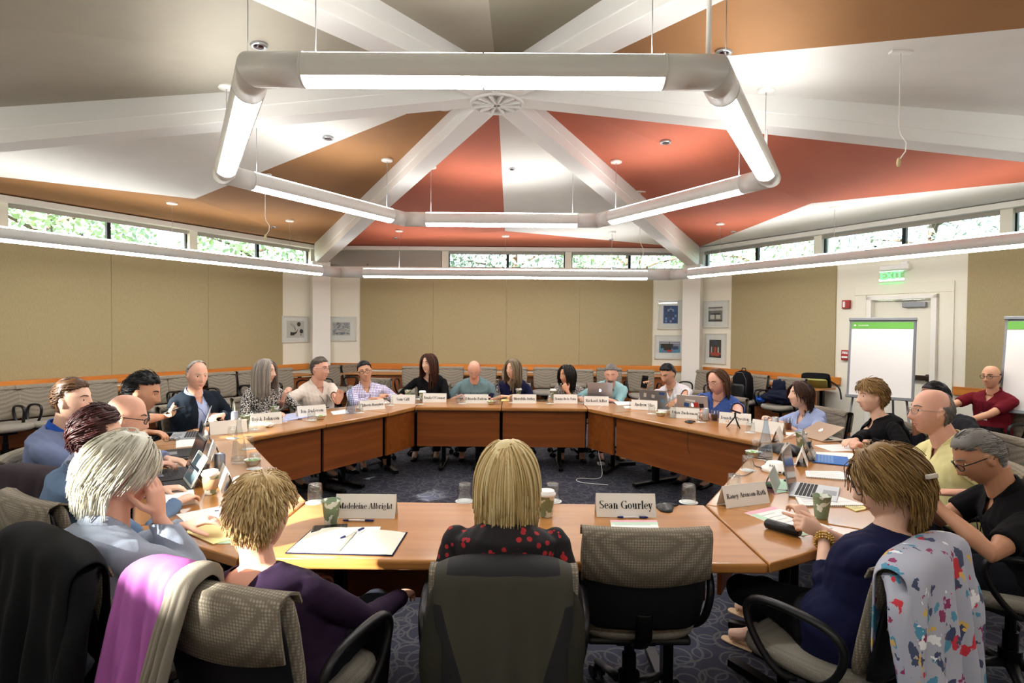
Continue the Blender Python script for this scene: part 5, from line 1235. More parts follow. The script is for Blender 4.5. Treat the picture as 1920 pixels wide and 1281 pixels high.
# drinking glasses, upside down on paper coasters
mat('coaster_paper', 'f2f1ee', .8)
def mk_glass():
    t = thing('water_glass', 'x', 'glass')
    MB().lathe([(.037, .001), (.0375, .004), (.036, .05), (.033, .088), (.030, .092), (.001, .092), (.001, .084), (.028, .078), (.033, .05), (.0345, .004), (.037, .001)], n=24, caps=False).build('tumbler', 'clear_glass', t)
    MB().lathe([(.001, .0785), (.027, .079), (.0285, .0825), (.027, .087), (.001, .0865)], n=20).build('thick_base', 'clear_glass', t)
    return t
def mk_coaster():
    o = MB().lathe([(.001, 0), (.047, 0), (.0475, .001), (.001, .0015)], n=28).build('paper_coaster', 'coaster_paper'); return tag(o, 'x', 'coaster')
G0 = C0_ = None
GL = [(591, 942, 'near the left end of the near table behind the green cup'), (871, 940, 'just left of the blonde woman'), (1036, 940, 'just right of the blonde woman'), (1291, 942, 'right of the speaker pod on the near table'), (1376, 921, 'behind the Raney name card'),
      (1402, 882, 'left of the white power hub'), (1417, 848, 'left of the right glass carafe'), (1407, 811, 'beside the mini tripod'), (1314, 792, 'in front of the Ethan name card'), (1222, 776, 'at the right end of the Andrew card'), (1186, 765, 'right of the Richard card'),
      (1090, 756, 'between the Nonny and Richard cards'), (1032, 757, 'left of the Nonny card'), (961, 755, 'left of the Meredith card'), (867, 757, 'left of the Eduardo card'), (787, 758, 'left of the Nuala card'), (731, 760, 'left of the Sam Gill card'), (674, 774, 'beside the left back carafe'),
      (584, 788, 'in front of the candy bowl on the left back table'), (474, 806, 'at the left end of the Johnson card'), (436, 822, 'by the card at the middle left corner'), (466, 842, 'behind the tall left carafe'), (477, 879, 'in front of the left candy bowl'), (508, 909, 'behind the curly blonde woman')]
for i, (px, py, lb) in enumerate(GL):
    if G0 is None: G0 = mk_glass(); C0_ = mk_coaster(); g, c = G0, C0_
    else: g = copy_tree(G0); c = copy_tree(C0_)
    g['label'] = 'upturned clear water glass '+lb; c['label'] = 'white paper coaster, glass '+lb
    p = pt(px, py); c.location = (p.x, p.y, TT); g.location = (p.x, p.y, TT+.0012); g.rotation_euler.z = i*.7
# carafes
mat('swing_top', 'cfcfcb', .4)
def mk_carafe(fill):
    t = thing('glass_carafe', 'x', 'carafe')
    MB().lathe([(.001, .001), (.046, .001), (.049, .008), (.048, .04), (.038, .12), (.022, .2), (.0155, .24), (.0150, .27), (.0175, .274), (.0175, .286), (.0145, .288), (.0125, .27), (.0130, .24), (.0195, .2), (.0355, .12), (.0455, .04), (.0455, .014), (.001, .012)], n=28, caps=False).build('bottle', 'blue_glass' if fill else 'clear_glass', t)
    MB().lathe([(.001, .0125), (.045, .0145), (.045, .04), (.0425, .062) if fill else (.045, .03), (.001, .062 if fill else .03)], n=24).build('water', 'water', t)
    return t
for i, (px, py, lb) in enumerate(((448, 868, 'tall clear glass carafe on the left front table beside the candy bowl'), (657, 775, 'clear glass carafe with water on the left back table'), (932, 758, 'clear glass carafe on the far table beside green candies'), (1259, 783, 'clear glass carafe on the right back table beside the Ethan card'), (1435, 860, 'tall bluish glass carafe on the right front table'))):
    place(mk_carafe(i in (1, 4)), px, py)['label'] = lb
# paper cups
def cup_mat():
    m, n, l, b, tc = nodes_mat('cup_print', .6); t = n.new('ShaderNodeTexNoise'); t.inputs['Scale'].default_value = 26; l.new(tc.outputs['Object'], t.inputs[0])
    r = ramp(n, [(.54, '7f9070'), (.56, 'e4e5d8')]); l.new(t.outputs[0], r.inputs[0]); l.new(r.outputs[0], b.inputs['Base Color'])
cup_mat(); mat('cup_inside', 'efeee6', .6); mat('coffee', '2a160c', .1); mat('sleeve_kraft', 'b08a66', .8)
def mk_cup(lid=False, sleeve=False):
    t = thing('paper_cup', 'x', 'cup')
    MB().lathe([(.028, .001), (.0285, .004), (.040, .104), (.0425, .106), (.0425, .109), (.039, .109), (.0275, .006), (.001, .006)], n=26, caps=False).lathe([(.001, .001), (.028, .001)], n=26, caps=False).build('cup_wall', 'cup_print', t)
    MB().lathe([(.0285, .012), (.0385, .104)], n=26, caps=False).build('cup_lining', 'cup_inside', t)
    if lid: MB().lathe([(.043, .100), (.0445, .104), (.044, .110), (.039, .113), (.038, .122), (.034, .124), (.032, .119), (.001, .119)], n=26, caps=False).build('lid', 'white_gloss', t)
    else: MB().lathe([(.001, .08), (.0365, .08)], n=20, caps=False).build('coffee', 'coffee', t)
    if sleeve: MB().lathe([(.0335, .028), (.0395, .082), (.0405, .082), (.0345, .028)], n=26, caps=False).build('cup_sleeve', 'sleeve_kraft', t)
    return t
for px, py, lid, sl_, lb in ((621, 983, 0, 0, 'green and white paper cup without lid beside the Madeleine Albright card'), (1024, 968, 1, 0, 'green paper cup with white lid right of the blonde woman'), (395, 926, 1, 1, 'paper cup with white lid and kraft sleeve behind the white-haired man'),
    (454, 940, 1, 0, 'paper cup with white lid left of the curly blonde woman'), (460, 803, 0, 0, 'green paper cup beside the silver can at the middle left corner'), (515, 783, 0, 0, 'green and white paper cup in front of the man in the cream shirt'), (765, 748, 0, 0, 'small green paper cup left of the woman in the black top'),
    (792, 752, 1, 0, 'green paper cup with lid between the Sam Gill and Nuala cards'), (972, 746, 1, 0, 'green paper cup with white lid in front of the woman in navy'), (1037, 748, 1, 0, 'paper cup with white lid behind the Nonny card'), (1378, 778, 0, 0, 'pale green paper cup behind the mini tripod'), (1502, 838, 0, 0, 'green paper cup behind the blue keyboard tablet'), (1540, 972, 0, 0, 'green and white paper cup by the hands of the woman in navy at right')):
    place(mk_cup(lid, sl_), px, py, px)['label'] = lb
# cans, plastic cups of cola
mat('can_blue', '8f9bb8', .3, metal=.8, second='c8ccd2', nscale=20)
def mk_can(m='aluminium'):
    t = thing('drink_can', 'x', 'can')
    MB().lathe([(.001, .004), (.022, .001), (.030, .008), (.031, .015), (.031, .108), (.026, .118), (.0265, .121), (.024, .121), (.023, .117), (.001, .116)], n=24, caps=False).build('can_body', m, t)
    MB().box((.006, 0, .118), (.018, .012, .0015)).build('pull_tab', 'steel', t); return t
for px, py, m, lb in ((412, 888, 'can_blue', 'slim silver and blue can on the left front table'), (440, 797, 'can_blue', 'silver can with blue print at the middle left corner'), (1323, 789, 'aluminium', 'silver can beside the dark cola cup'), (1453, 808, 'aluminium', 'silver can left of the iced tea on the right')):
    place(mk_can(m), px, py)['label'] = lb
def mk_plastic(drink):
    t = thing('plastic_cup', 'x', 'cup')
    MB().lathe([(.001, .001), (.028, .001), (.040, .098), (.042, .100), (.039, .098), (.0272, .004), (.001, .003)], n=24, caps=False).build('cup_wall', 'clear_glass', t)
    MB().lathe([(.001, .006), (.0275, .006), (.0335, .058), (.001, .058)], n=22).build('drink', drink, t); return t
for px, py, d_, lb in ((382, 890, 'cola', 'clear plastic cup of dark cola on the left front table'), (1340, 789, 'cola', 'clear plastic cup of dark cola in front of the man in blue'), (1477, 806, 'tea', 'clear cup of iced tea in front of the woman in light blue'), (860, 756, 'water', 'cloudy clear plastic cup left of the Eduardo card')):
    place(mk_plastic(d_), px, py)['label'] = lb
# candy bowls
mat('bowl_white', 'e8ebe6', .2); mat('candy_green', '8fc46a', .5); mat('candy_white', 'e6eedd', .5)
for px, py, lb in ((474, 872, 'beside the tall left carafe'), (601, 786, 'on the left back table'), (921, 758, 'on the far table by the carafe'), (1239, 780, 'in front of the Andrew card'), (1412, 856, 'beside the bluish right carafe')):
    t = thing('candy_bowl', 'small white bowl of green wrapped candies '+lb, 'bowl'); place(t, px, py)
    MB().lathe([(.001, .002), (.03, .001), (.036, .006), (.052, .036), (.0535, .036), (.050, .034), (.034, .009), (.001, .007)], n=28, caps=False).build('bowl', 'bowl_white', t)
    rr = random.Random(px); q = MB()
    for k in range(46):
        a = rr.random()*6.3; r_ = .042*rr.random()**.5; q.ball((r_*math.cos(a), r_*math.sin(a), .020+.022*rr.random()*(1-r_/.06)), (.009, .007, .006), 7, 5, rr.random() < .3)
    tag(q.build('candies', ['candy_green', 'candy_white'], t), kind='stuff')

# name cards; a small serif alphabet is drawn with strokes so the lettering matches the printed bold roman
def card(px, py, ang, text, lab, size=.046, w_=.28, h=.108, lean=.036, zoff=0):
    t = thing('name_card', lab, 'name card'); place(t, px, py, R(ang)); q = MB()
    for s_ in (-1, 1):
        a, b = V((0, s_*lean, 0)), V((0, 0, h*.96)); n_ = V((0, s_, .38)).normalized()*.0006
        q.add([(-w_/2, a.y, .0005), (w_/2, a.y, .0005), (w_/2, 0, b.z), (-w_/2, 0, b.z), (-w_/2, a.y-s_*.0015, .0005), (w_/2, a.y-s_*.0015, .0005), (w_/2, -s_*.0015, b.z-.002), (-w_/2, -s_*.0015, b.z-.002)],
              [(0, 1, 2, 3), (7, 6, 5, 4), (0, 4, 5, 1), (1, 5, 6, 2), (2, 6, 7, 3), (3, 7, 4, 0)])
    q.build('folded_card', 'card', t)
    if text:
        tilt = math.atan2(lean, h*.96)
        for s_ in (-1, 1):
            M = Matrix.Translation((0, s_*(lean*.52), h*.48)) @ (Matrix.Rotation(PI if s_ > 0 else 0, 4, 'Z')) @ Matrix.Rotation(PI/2-tilt, 4, 'X') @ Matrix.Translation((0, 0, .0016))
            serif_text(text, size, t, M, w_*.90)
    return t
# --- stroke built bold roman letters: unit box height 1 = cap height, x height .66
def glyphs():
    T, N_ = .20, .07                      # thick and thin strokes
    G = {}
    def L(x0, y0, x1, y1, w=T): return ('l', x0, y0, x1, y1, w)
    def S(x, y, w=.34): return ('s', x, y, w)        # serif foot
    def A(cx, cy, rx, ry, a0=0, a1=360, w=T): return ('a', cx, cy, rx, ry, a0, a1, w)
    X = .66
    G['I'] = (.42, [L(.21, 0, .21, 1), S(.21, 0), S(.21, 1)])
    G['M'] = (1.0, [L(.17, 0, .17, 1, N_), L(.83, 0, .83, 1), L(.2, 1, .5, .05, T), L(.5, .05, .8, 1, N_), S(.17, 0), S(.83, 0), S(.15, 1, .26), S(.85, 1, .3)])
    G['A'] = (.80, [L(.14, 0, .40, 1, N_), L(.40, 1, .66, 0, T), L(.25, .33, .54, .33, N_), S(.14, 0, .26), S(.66, 0, .3)])
    G['S'] = (.62, [A(.30, .75, .19, .21, 40, 250, .13), A(.31, .25, .20, .21, -140, 70, .15), L(.16, .62, .47, .38, T), L(.53, .78, .53, .98, .05), L(.09, .02, .09, .24, .05)])
    G['G'] = (.82, [A(.42, .5, .32, .46, 40, 320, .16), L(.68, .02, .68, .42, T), S(.66, .44, .34), L(.66, .74, .66, .98, .06)])
    G['R'] = (.80, [L(.2, 0, .2, 1), A(.40, .74, .22, .22, -90, 90, .14), L(.2, .96, .42, .96, N_), L(.2, .50, .42, .50, N_), L(.42, .5, .68, 0, T), S(.2, 0), S(.18, 1, .26), S(.70, 0, .26)])
    G['C'] = (.76, [A(.42, .5, .32, .46, 45, 315, .16), L(.68, .70, .68, .98, .06)])
    G['O'] = (.82, [A(.41, .5, .31, .46, 0, 360, .16)])
    G['N'] = (.84, [L(.17, 0, .17, 1, N_), L(.2, 1, .66, 0, T), L(.68, 0, .68, 1, N_), S(.17, 0, .26), S(.14, 1, .2), S(.68, 1, .26)])
    G['E'] = (.72, [L(.2, 0, .2, 1), L(.2, .96, .62, .96, N_), L(.2, .5, .5, .5, N_), L(.2, .04, .62, .04, N_), S(.18, 0, .26), S(.18, 1, .26), L(.62, .0, .62, .22, .06), L(.62, .8, .62, 1, .06)])
    G['P'] = (.68, [L(.2, 0, .2, 1), A(.38, .73, .21, .23, -90, 90, .14), L(.2, .96, .40, .96, N_), L(.2, .48, .40, .48, N_), S(.2, 0), S(.18, 1, .26)])
    G['J'] = (.52, [L(.30, .18, .30, 1), A(.18, .18, .12, .17, 180, 360, .12), S(.30, 1)])
    G['Z'] = (.70, [L(.1, .96, .6, .96, N_), L(.56, .96, .12, .04, T), L(.1, .04, .6, .04, N_), L(.1, .76, .1, 1, .06), L(.62, 0, .62, .24, .06)])
    G['T'] = (.72, [L(.36, 0, .36, 1), L(.08, .96, .64, .96, N_), S(.36, 0), L(.09, .76, .09, 1, .06), L(.63, .76, .63, 1, .06)])
    G['a'] = (.54, [A(.20, .18, .13, .16, 60, 330, .12), L(.37, .05, .37, .5, .18), A(.24, .5, .14, .13, 0, 170, .08), L(.2, .34, .37, .40, .06), L(.37, .04, .50, .06, .06)])
    G['b'] = (.60, [L(.16, .02, .16, 1, .18), A(.33, .33, .18, .31, -120, 120, .13), S(.12, 1, .16)])
    G['c'] = (.48, [A(.27, .33, .19, .31, 50, 310, .14), ('d', .38, .50, .07)])
    G['d'] = (.60, [L(.42, .0, .42, 1, .18), A(.26, .33, .18, .31, 60, 300, .13), S(.38, 1, .16), S(.48, .0, .14)])
    G['e'] = (.50, [A(.26, .33, .18, .31, 0, 310, .14), L(.12, .36, .42, .36, .06)])
    G['f'] = (.38, [L(.18, 0, .18, .8, .18), A(.30, .80, .12, .16, 40, 180, .09), L(.04, .62, .34, .62, .06), S(.18, 0, .3)])
    G['g'] = (.54, [A(.25, .42, .15, .22, 0, 360, .12), A(.26, -.12, .20, .14, 0, 360, .08), L(.38, .58, .50, .62, .08), L(.12, .2, .12, .02, .08), L(.12, .03, .40, .0, .12)])
    G['h'] = (.62, [L(.16, 0, .16, 1, .18), A(.31, .42, .15, .22, 0, 150, .10), L(.45, 0, .45, .44, .18), S(.16, 0, .28), S(.46, 0, .26), S(.12, 1, .16)])
    G['i'] = (.32, [L(.16, 0, .16, X, .18), S(.16, 0, .28), S(.12, X, .16), ('d', .16, .9, .09)])
    G['k'] = (.60, [L(.16, 0, .16, 1, .18), L(.2, .28, .44, .62, .06), L(.26, .36, .48, 0, .16), S(.16, 0, .28), S(.44, .64, .22), S(.5, 0, .22), S(.12, 1, .16)])
    G['l'] = (.32, [L(.16, 0, .16, 1, .18), S(.16, 0, .28), S(.12, 1, .16)])
    G['m'] = (.90, [L(.16, 0, .16, X, .18), A(.29, .42, .13, .22, 0, 150, .10), L(.43, 0, .43, .44, .18), A(.58, .42, .14, .22, 0, 150, .10), L(.72, 0, .72, .44, .18), S(.16, 0, .26), S(.43, 0, .24), S(.73, 0, .26), S(.12, X, .16)])
    G['n'] = (.62, [L(.16, 0, .16, X, .18), A(.31, .42, .15, .22, 0, 150, .10), L(.45, 0, .45, .44, .18), S(.16, 0, .28), S(.46, 0, .26), S(.12, X, .16)])
    G['o'] = (.54, [A(.27, .33, .18, .31, 0, 360, .14)])
    G['p'] = (.60, [L(.16, -.28, .16, X, .18), A(.33, .33, .18, .31, -120, 120, .13), S(.12, X, .16), S(.16, -.28, .28)])
    G['r'] = (.46, [L(.16, 0, .16, X, .18), A(.32, .42, .13, .2, 60, 150, .09), ('d', .37, .56, .08), S(.16, 0, .28), S(.12, X, .16)])
    G['s'] = (.44, [A(.22, .48, .12, .14, 30, 250, .10), A(.22, .18, .12, .15, -150, 70, .11), L(.14, .42, .31, .26, .15)])
    G['t'] = (.40, [L(.18, .08, .18, .86, .18), L(.04, .62, .34, .62, .06), A(.27, .12, .11, .11, 180, 320, .09)])
    G['u'] = (.62, [L(.16, .18, .16, X, .18), A(.30, .2, .15, .18, 200, 350, .10), L(.45, 0, .45, X, .18), S(.12, X, .16), S(.41, X, .16), S(.52, 0, .14)])
    G['w'] = (.82, [L(.10, X, .26, 0, .16), L(.26, 0, .40, X, .06), L(.40, X, .56, 0, .16), L(.56, 0, .72, X, .06), S(.10, X, .24), S(.40, X, .24), S(.72, X, .2)])
    G['y'] = (.56, [L(.10, X, .28, 0, .16), L(.46, X, .20, -.26, .06), ('d', .14, -.24, .08), S(.12, X, .24), S(.45, X, .2)])
    G['-'] = (.38, [L(.06, .32, .30, .32, .11)]); G["'"] = (.24, [L(.12, .7, .12, 1, .10)]); G[' '] = (.30, [])
    return G
GLY = glyphs(); _tc = {}
ACC = {'ó': ('o', 'acute'), 'ñ': ('n', 'tilde'), 'ü': ('u', 'dots')}
def glyph_mesh(q, ch, x0, z=0):
    base, acc = ACC.get(ch, (ch, None)); adv, st = GLY[base]
    def quad(p, w1, r, w2): pass
    for s_ in st:
        if s_[0] == 'l':
            _, a, b, c, d, w_ = s_
            if abs(b-d) < 1e-6: q.add([(x0+a, b-w_/2, z), (x0+c, b-w_/2, z), (x0+c, b+w_/2, z), (x0+a, b+w_/2, z)], [(0, 1, 2, 3)])
            else:
                if b > d: a, b, c, d = c, d, a, b
                q.add([(x0+a-w_/2, b, z), (x0+a+w_/2, b, z), (x0+c+w_/2, d, z), (x0+c-w_/2, d, z)], [(0, 1, 2, 3)])
        elif s_[0] == 's':
            _, a, b, w_ = s_; h = .05; b0 = b if b < .1 else b-h; q.add([(x0+a-w_/2, b0, z), (x0+a+w_/2, b0, z), (x0+a+w_/2, b0+h, z), (x0+a-w_/2, b0+h, z)], [(0, 1, 2, 3)])
        elif s_[0] == 'd':
            _, a, b, r_ = s_; q.add([(x0+a+r_*math.cos(2*PI*k/10), b+r_*math.sin(2*PI*k/10), z) for k in range(10)], [tuple(range(10))])
        else:
            _, cx, cy, rx, ry, a0, a1, w_ = s_; n_ = max(5, int(abs(a1-a0)/20)); vs = []
            for k in range(n_+1):
                a = R(a0+(a1-a0)*k/n_); ww = .045+(w_-.03)*abs(math.cos(a)); vs += [(x0+cx+(rx-ww/2)*math.cos(a), cy+(ry-ww/3)*math.sin(a), z), (x0+cx+(rx+ww/2)*math.cos(a), cy+(ry+.02)*math.sin(a), z)]
            q.add(vs, [(2*k, 2*k+1, 2*k+3, 2*k+2) for k in range(n_)])
    if acc == 'acute': q.add([(x0+.24, .74, z), (x0+.31, .74, z), (x0+.42, .94, z), (x0+.30, .94, z)], [(0, 1, 2, 3)])
    if acc == 'tilde': q.add([(x0+.16, .76, z), (x0+.46, .80, z), (x0+.46, .87, z), (x0+.16, .83, z)], [(0, 1, 2, 3)])
    if acc == 'dots':
        for a in (.2, .42): q.add([(x0+a+.07*math.cos(k*.785), .82+.07*math.sin(k*.785), z) for k in range(8)], [tuple(range(8))])
    return adv
def serif_text(text, size, parent, M, maxw, m='ink'):
    q = MB(); x = 0
    for ch in text: x += glyph_mesh(q, ch, x)+.02
    k = min(size*.72, maxw/x); q.v = [((a-x/2)*k, (b-.42)*k, c) for a, b, c in q.v]
    me = q.mesh('printed_name'); me.materials.append(MATS[m]); me.transform(M); o = bpy.data.objects.new('printed_name', me); C.objects.link(o); o.parent = parent; return o

card(687, 968, 0, 'Madeleine Albright', 'white name card reading Madeleine Albright on the near table', .052)
card(1172, 966, 0, 'Sean Gourley', 'white name card reading Sean Gourley on the near table', .060)
card(1394, 945, 22, 'Raney Aronson-Rath', 'white name card reading Raney Aronson-Rath at the near right corner', .052)
card(756, 757, 2, 'Sam Gill', 'white name card reading Sam Gill at the far left corner', .048)
card(815, 754, 0, "Nuala O'Connor", "white name card reading Nuala O'Connor on the far table", .048)
card(893, 756, 0, 'Eduardo Padrón', 'white name card reading Eduardo Padrón on the far table', .048)
card(983, 756, 0, 'Meredith Artley', 'white name card reading Meredith Artley on the far table', .048)
card(1060, 756, 0, 'Nonny de la Peña', 'white name card reading Nonny de la Peña on the far table', .048)
card(1118, 760, -6, 'Richard Adler', 'white name card reading Richard Adler in front of the silver laptop', .048)
card(1208, 768, -22, 'Andrew She', 'white name card starting Andrew on the right back table', .048)
card(1284, 784, -26, 'Ethan Zuckerman', 'white name card reading Ethan Zuckerman on the right back table', .048)
card(1378, 795, -28, 'Jennifer Preston', 'white name card behind the mini tripod', .048)
card(1440, 812, -52, '', 'blank-looking name card between the tripod and the bluish carafe')
card(1458, 826, 60, '', 'narrow white name card beside the conference phone')
card(1469, 864, 60, '', 'white name card behind the white power hub', .04)
card(1446, 915, 60, '', 'white name card between the water glass and the open laptop', .04)
card(1504, 868, 62, '', 'white name card with a red mark in front of the blue keyboard tablet')
card(697, 768, 40, 'Alberto Ibargüen', 'white name card reading Alberto Ibargüen on the left back table', .046)
card(584, 780, 38, 'Jon Anderson', 'white name card behind the candy bowl on the left back table', .046)
card(497, 796, 35, 'Tyisk Johnson', 'white name card ending Johnson in front of the woman with long grey hair', .046)
card(428, 812, 38, '', 'white name card at the middle left corner by the silver laptop', .046)
card(389, 838, 123, '', 'tent-folded name card seen end-on behind the dark upright tablet')
card(402, 858, 123, '', 'tent-folded name card seen end-on behind the cola cup')
card(424, 912, 123, '', 'tent-folded name card seen end-on beside the kraft-sleeved cup')

# pens, phones, papers
mat('pen_white', 'e9e9ec', .3); mat('pen_blue', '1d2a6b', .3); mat('screen_dark', '0b0d12', .15); mat('tablet_screen', '7f99a2', .15)
def pen(px, py, ang, lab, z=0):
    t = thing('ballpoint_pen', lab, 'pen'); place(t, px, py, R(ang)); t.location.z += .005+z
    MB().tube([(-.045, 0, 0), (.03, 0, 0)], .0045, 10).build('barrel', 'pen_white', t)
    MB().tube([(-.072, 0, 0), (-.066, 0, 0), (-.044, 0, 0)], [.001, .004, .005], 10).build('pen_tip', 'pen_blue', t)
    MB().tube([(.03, 0, 0), (.065, 0, 0), (.072, 0, 0)], [.0048, .0045, .002], 10).build('pen_grip', 'pen_blue', t)
    MB().box((.045, 0, .006), (.035, .003, .0015)).build('pocket_clip', 'steel', t)
pen(672, 978, 0, 'white and blue pen in front of the Madeleine Albright card'); pen(1186, 972, 0, 'white and blue pen in front of the Sean Gourley card')
pen(1490, 872, 40, 'blue and white pen between the power hub and blue keyboard'); pen(1464, 920, -35, 'blue and white pen beside the open laptop at right')
pen(552, 787, 10, 'blue pen by the cream shirt man\'s papers'); pen(468, 786, 20, 'blue pen on the papers of the woman with long grey hair')
def sheet(corners, m, name, lab, cat='paper', h=.001, z=0, lines=0, parent=None, seed=0):
    """corners: four pixel corners on the table top"""
    ps = [pt(*c) for c in corners]; cen = sum(ps, V((0, 0, 0)))/4
    t = thing(name, lab, cat, (cen.x, cen.y, TT+z)) if lab else None
    poly = [((p-cen).x, (p-cen).y) for p in ps]; MB().prism(poly, 0, h).build('page', m, t)
    if lines:
        q = MB(); a, b, c, d = [V((p[0], p[1], h+.0003)) for p in poly]; rr = random.Random(seed+lines)
        for k in range(lines):
            f = .10+.8*k/lines; l0 = a+(d-a)*f; l1 = b+(c-b)*f; e = rr.uniform(.6, .92); p0 = l0+(l1-l0)*.08; p1 = l0+(l1-l0)*e; n_ = (d-a).normalized()*.0016
            q.add([p0-n_, p1-n_, p1+n_, p0+n_], [(0, 1, 2, 3)])
        q.build('printed_lines', 'print_grey', t)
    return t, cen
mat('print_grey', '8b8b90', .8)
def strip(t, cen, corners, m, nm='coloured_strip'):
    ps = [pt(*c)-cen for c in corners]; MB().prism([(p.x, p.y) for p in ps], .0012, .0016).build(nm, m, t)
t, c_ = sheet(((1144, 976), (1231, 976), (1243, 1014), (1151, 1014)), 'paper', 'paper_stack', 'white paper with pink and green top strips in front of the Sean Gourley card', lines=5)
strip(t, c_, ((1144, 976), (1231, 976), (1233, 980), (1145, 980)), 'pink_card'); strip(t, c_, ((1145, 980), (1233, 980), (1234, 984), (1146, 984)), 'green_card')
t, c_ = sheet(((1395, 962), (1450, 950), (1562, 990), (1505, 1006)), 'paper', 'paper_stack', 'white papers with pink and green edges under the navy woman\'s hands', lines=7)
strip(t, c_, ((1395, 962), (1450, 950), (1462, 954), (1407, 966)), 'pink_card'); strip(t, c_, ((1407, 966), (1418, 964), (1520, 1001), (1505, 1006)), 'green_card')
sheet(((592, 990), (714, 988), (700, 1030), (562, 1032)), 'paper', 'paper_sheet', 'white paper sheet lying beneath the open notebook')
t, c_ = sheet(((330, 965), (420, 948), (460, 985), (375, 1005)), 'paper', 'paper_sheet', 'white sheet with a small blue mark beside the curly blonde woman')
strip(t, c_, ((402, 958), (410, 957), (411, 959), (403, 960)), 'pen_blue', 'blue_mark')
sheet(((345, 998), (440, 962), (470, 1004), (400, 1022)), 'yellow_card', 'folder', 'pale yellow folder at the near left corner of the table', 'folder', h=.003, z=.0015)
sheet(((400, 1020), (455, 990), (480, 1004), (430, 1020)), 'green_card', 'folder', 'pale green folder peeking out under the yellow one', 'folder', h=.001, z=.0002)
sheet(((296, 932), (363, 924), (366, 944), (308, 955)), 'paper', 'paper_pad', 'white pad in front of the tablet keyboard on the left', 'notepad', h=.018)
sheet(((300, 855), (330, 850), (345, 868), (305, 876)), 'paper', 'paper_sheet', 'sunlit white papers in front of the balding man')
sheet(((330, 818), (375, 815), (380, 835), (330, 840)), 'paper', 'paper_sheet', 'white papers behind the dark upright tablet')
sheet(((395, 796), (430, 790), (440, 801), (400, 806)), 'paper', 'open_notebook', 'white open notebook beside the silver laptop on the left', 'notebook', h=.01)
sheet(((420, 787), (455, 783), (470, 792), (430, 796)), 'paper', 'paper_sheet', 'white papers in front of the man in the fleece jacket')
mat('lilac_cover', 'b9bfe2', .4)
sheet(((510, 783), (560, 774), (588, 781), (530, 792)), 'lilac_cover', 'booklet', 'glossy lilac booklet in front of the woman with long grey hair', 'booklet', h=.008)
sheet(((545, 778), (575, 771), (600, 776), (570, 783)), 'yellow_card', 'folder', 'pale yellow folder behind the lilac booklet', 'folder', z=-.0003)
sheet(((620, 772), (648, 768), (655, 775), (625, 778)), 'paper', 'paper_sheet', 'white papers left of the left back carafe')
sheet(((690, 753), (725, 750), (732, 756), (695, 759)), 'paper', 'paper_sheet', 'white papers in front of the man in the checked shirt')
sheet(((775, 748), (815, 743), (825, 747), (790, 751)), 'paper', 'paper_sheet', 'white papers under the hands of the woman in the black top')
sheet(((940, 749), (955, 748), (955, 752), (940, 753)), 'yellow_card', 'notepad', 'small yellow notepad in front of the woman in navy', 'notepad', h=.006)
sheet(((1150, 753), (1188, 753), (1192, 759), (1158, 760)), 'paper', 'paper_sheet', 'white papers beside the silver laptop on the far right')
sheet(((1168, 762), (1182, 761), (1190, 765), (1172, 766)), 'paper', 'paper_sheet', 'small white paper behind the glass on the right back table')
sheet(((1232, 768), (1262, 763), (1268, 769), (1236, 773)), 'paper', 'paper_sheet', 'white papers in front of the man in the white shirt')
sheet(((1400, 795), (1445, 790), (1448, 797), (1410, 800)), 'paper', 'paper_sheet', 'white papers in front of the woman in light blue')
sheet(((1466, 810), (1490, 811), (1500, 818), (1468, 815)), 'paper', 'paper_sheet', 'small white sheet left of the gold laptop')
sheet(((1525, 835), (1590, 833), (1605, 845), (1560, 847)), 'paper', 'paper_sheet', 'printed white sheet in front of the woman in the black cardigan', lines=5)
sheet(((1520, 848), (1600, 851), (1606, 862), (1530, 861)), 'paper', 'paper_stack', 'white paper stack left of the yellow shirt man\'s hand', h=.004, lines=4)
for cs, lab in ((((1510, 885), (1575, 886), (1625, 905), (1512, 896)), 'spiral-bound report lying between the blue keyboard and open laptop'), (((1490, 931), (1560, 930), (1625, 950), (1500, 951)), 'spiral-bound report under the open laptop at right')):
    t, c_ = sheet(cs, 'paper', 'spiral_report', lab, 'report', h=.008, lines=8)
    ps = [pt(*c)-c_ for c in cs]; q = MB(); a, b = ps[3], ps[2]
    for k in range(34):
        p = a+(b-a)*(k/33); q.tube([p+V((0, 0, -.001+.0))+V((.004*math.cos(x), .006*math.cos(x), .004+.006*math.sin(x))) for x in (0, 1.57, 3.14)], .0009, 4)
    q.build('spiral_binding', 'black_metal', t)
t, c_ = sheet(((1578, 948), (1602, 944), (1630, 955), (1605, 960)), 'yellow_card', 'notepad', 'yellow lined notepad edge beside the elbow of the navy woman', 'notepad', h=.005, lines=6)
t, c_ = sheet(((1420, 905), (1462, 898), (1500, 918), (1450, 928)), 'pink_card', 'paper_stack', 'pink and green edged paper under the open laptop', h=.001, z=-.0003)
sheet(((1430, 905), (1470, 899), (1505, 917), (1460, 926)), 'green_card', 'paper_sheet', 'pale green paper under the corner of the open laptop', h=.001, z=.0012)

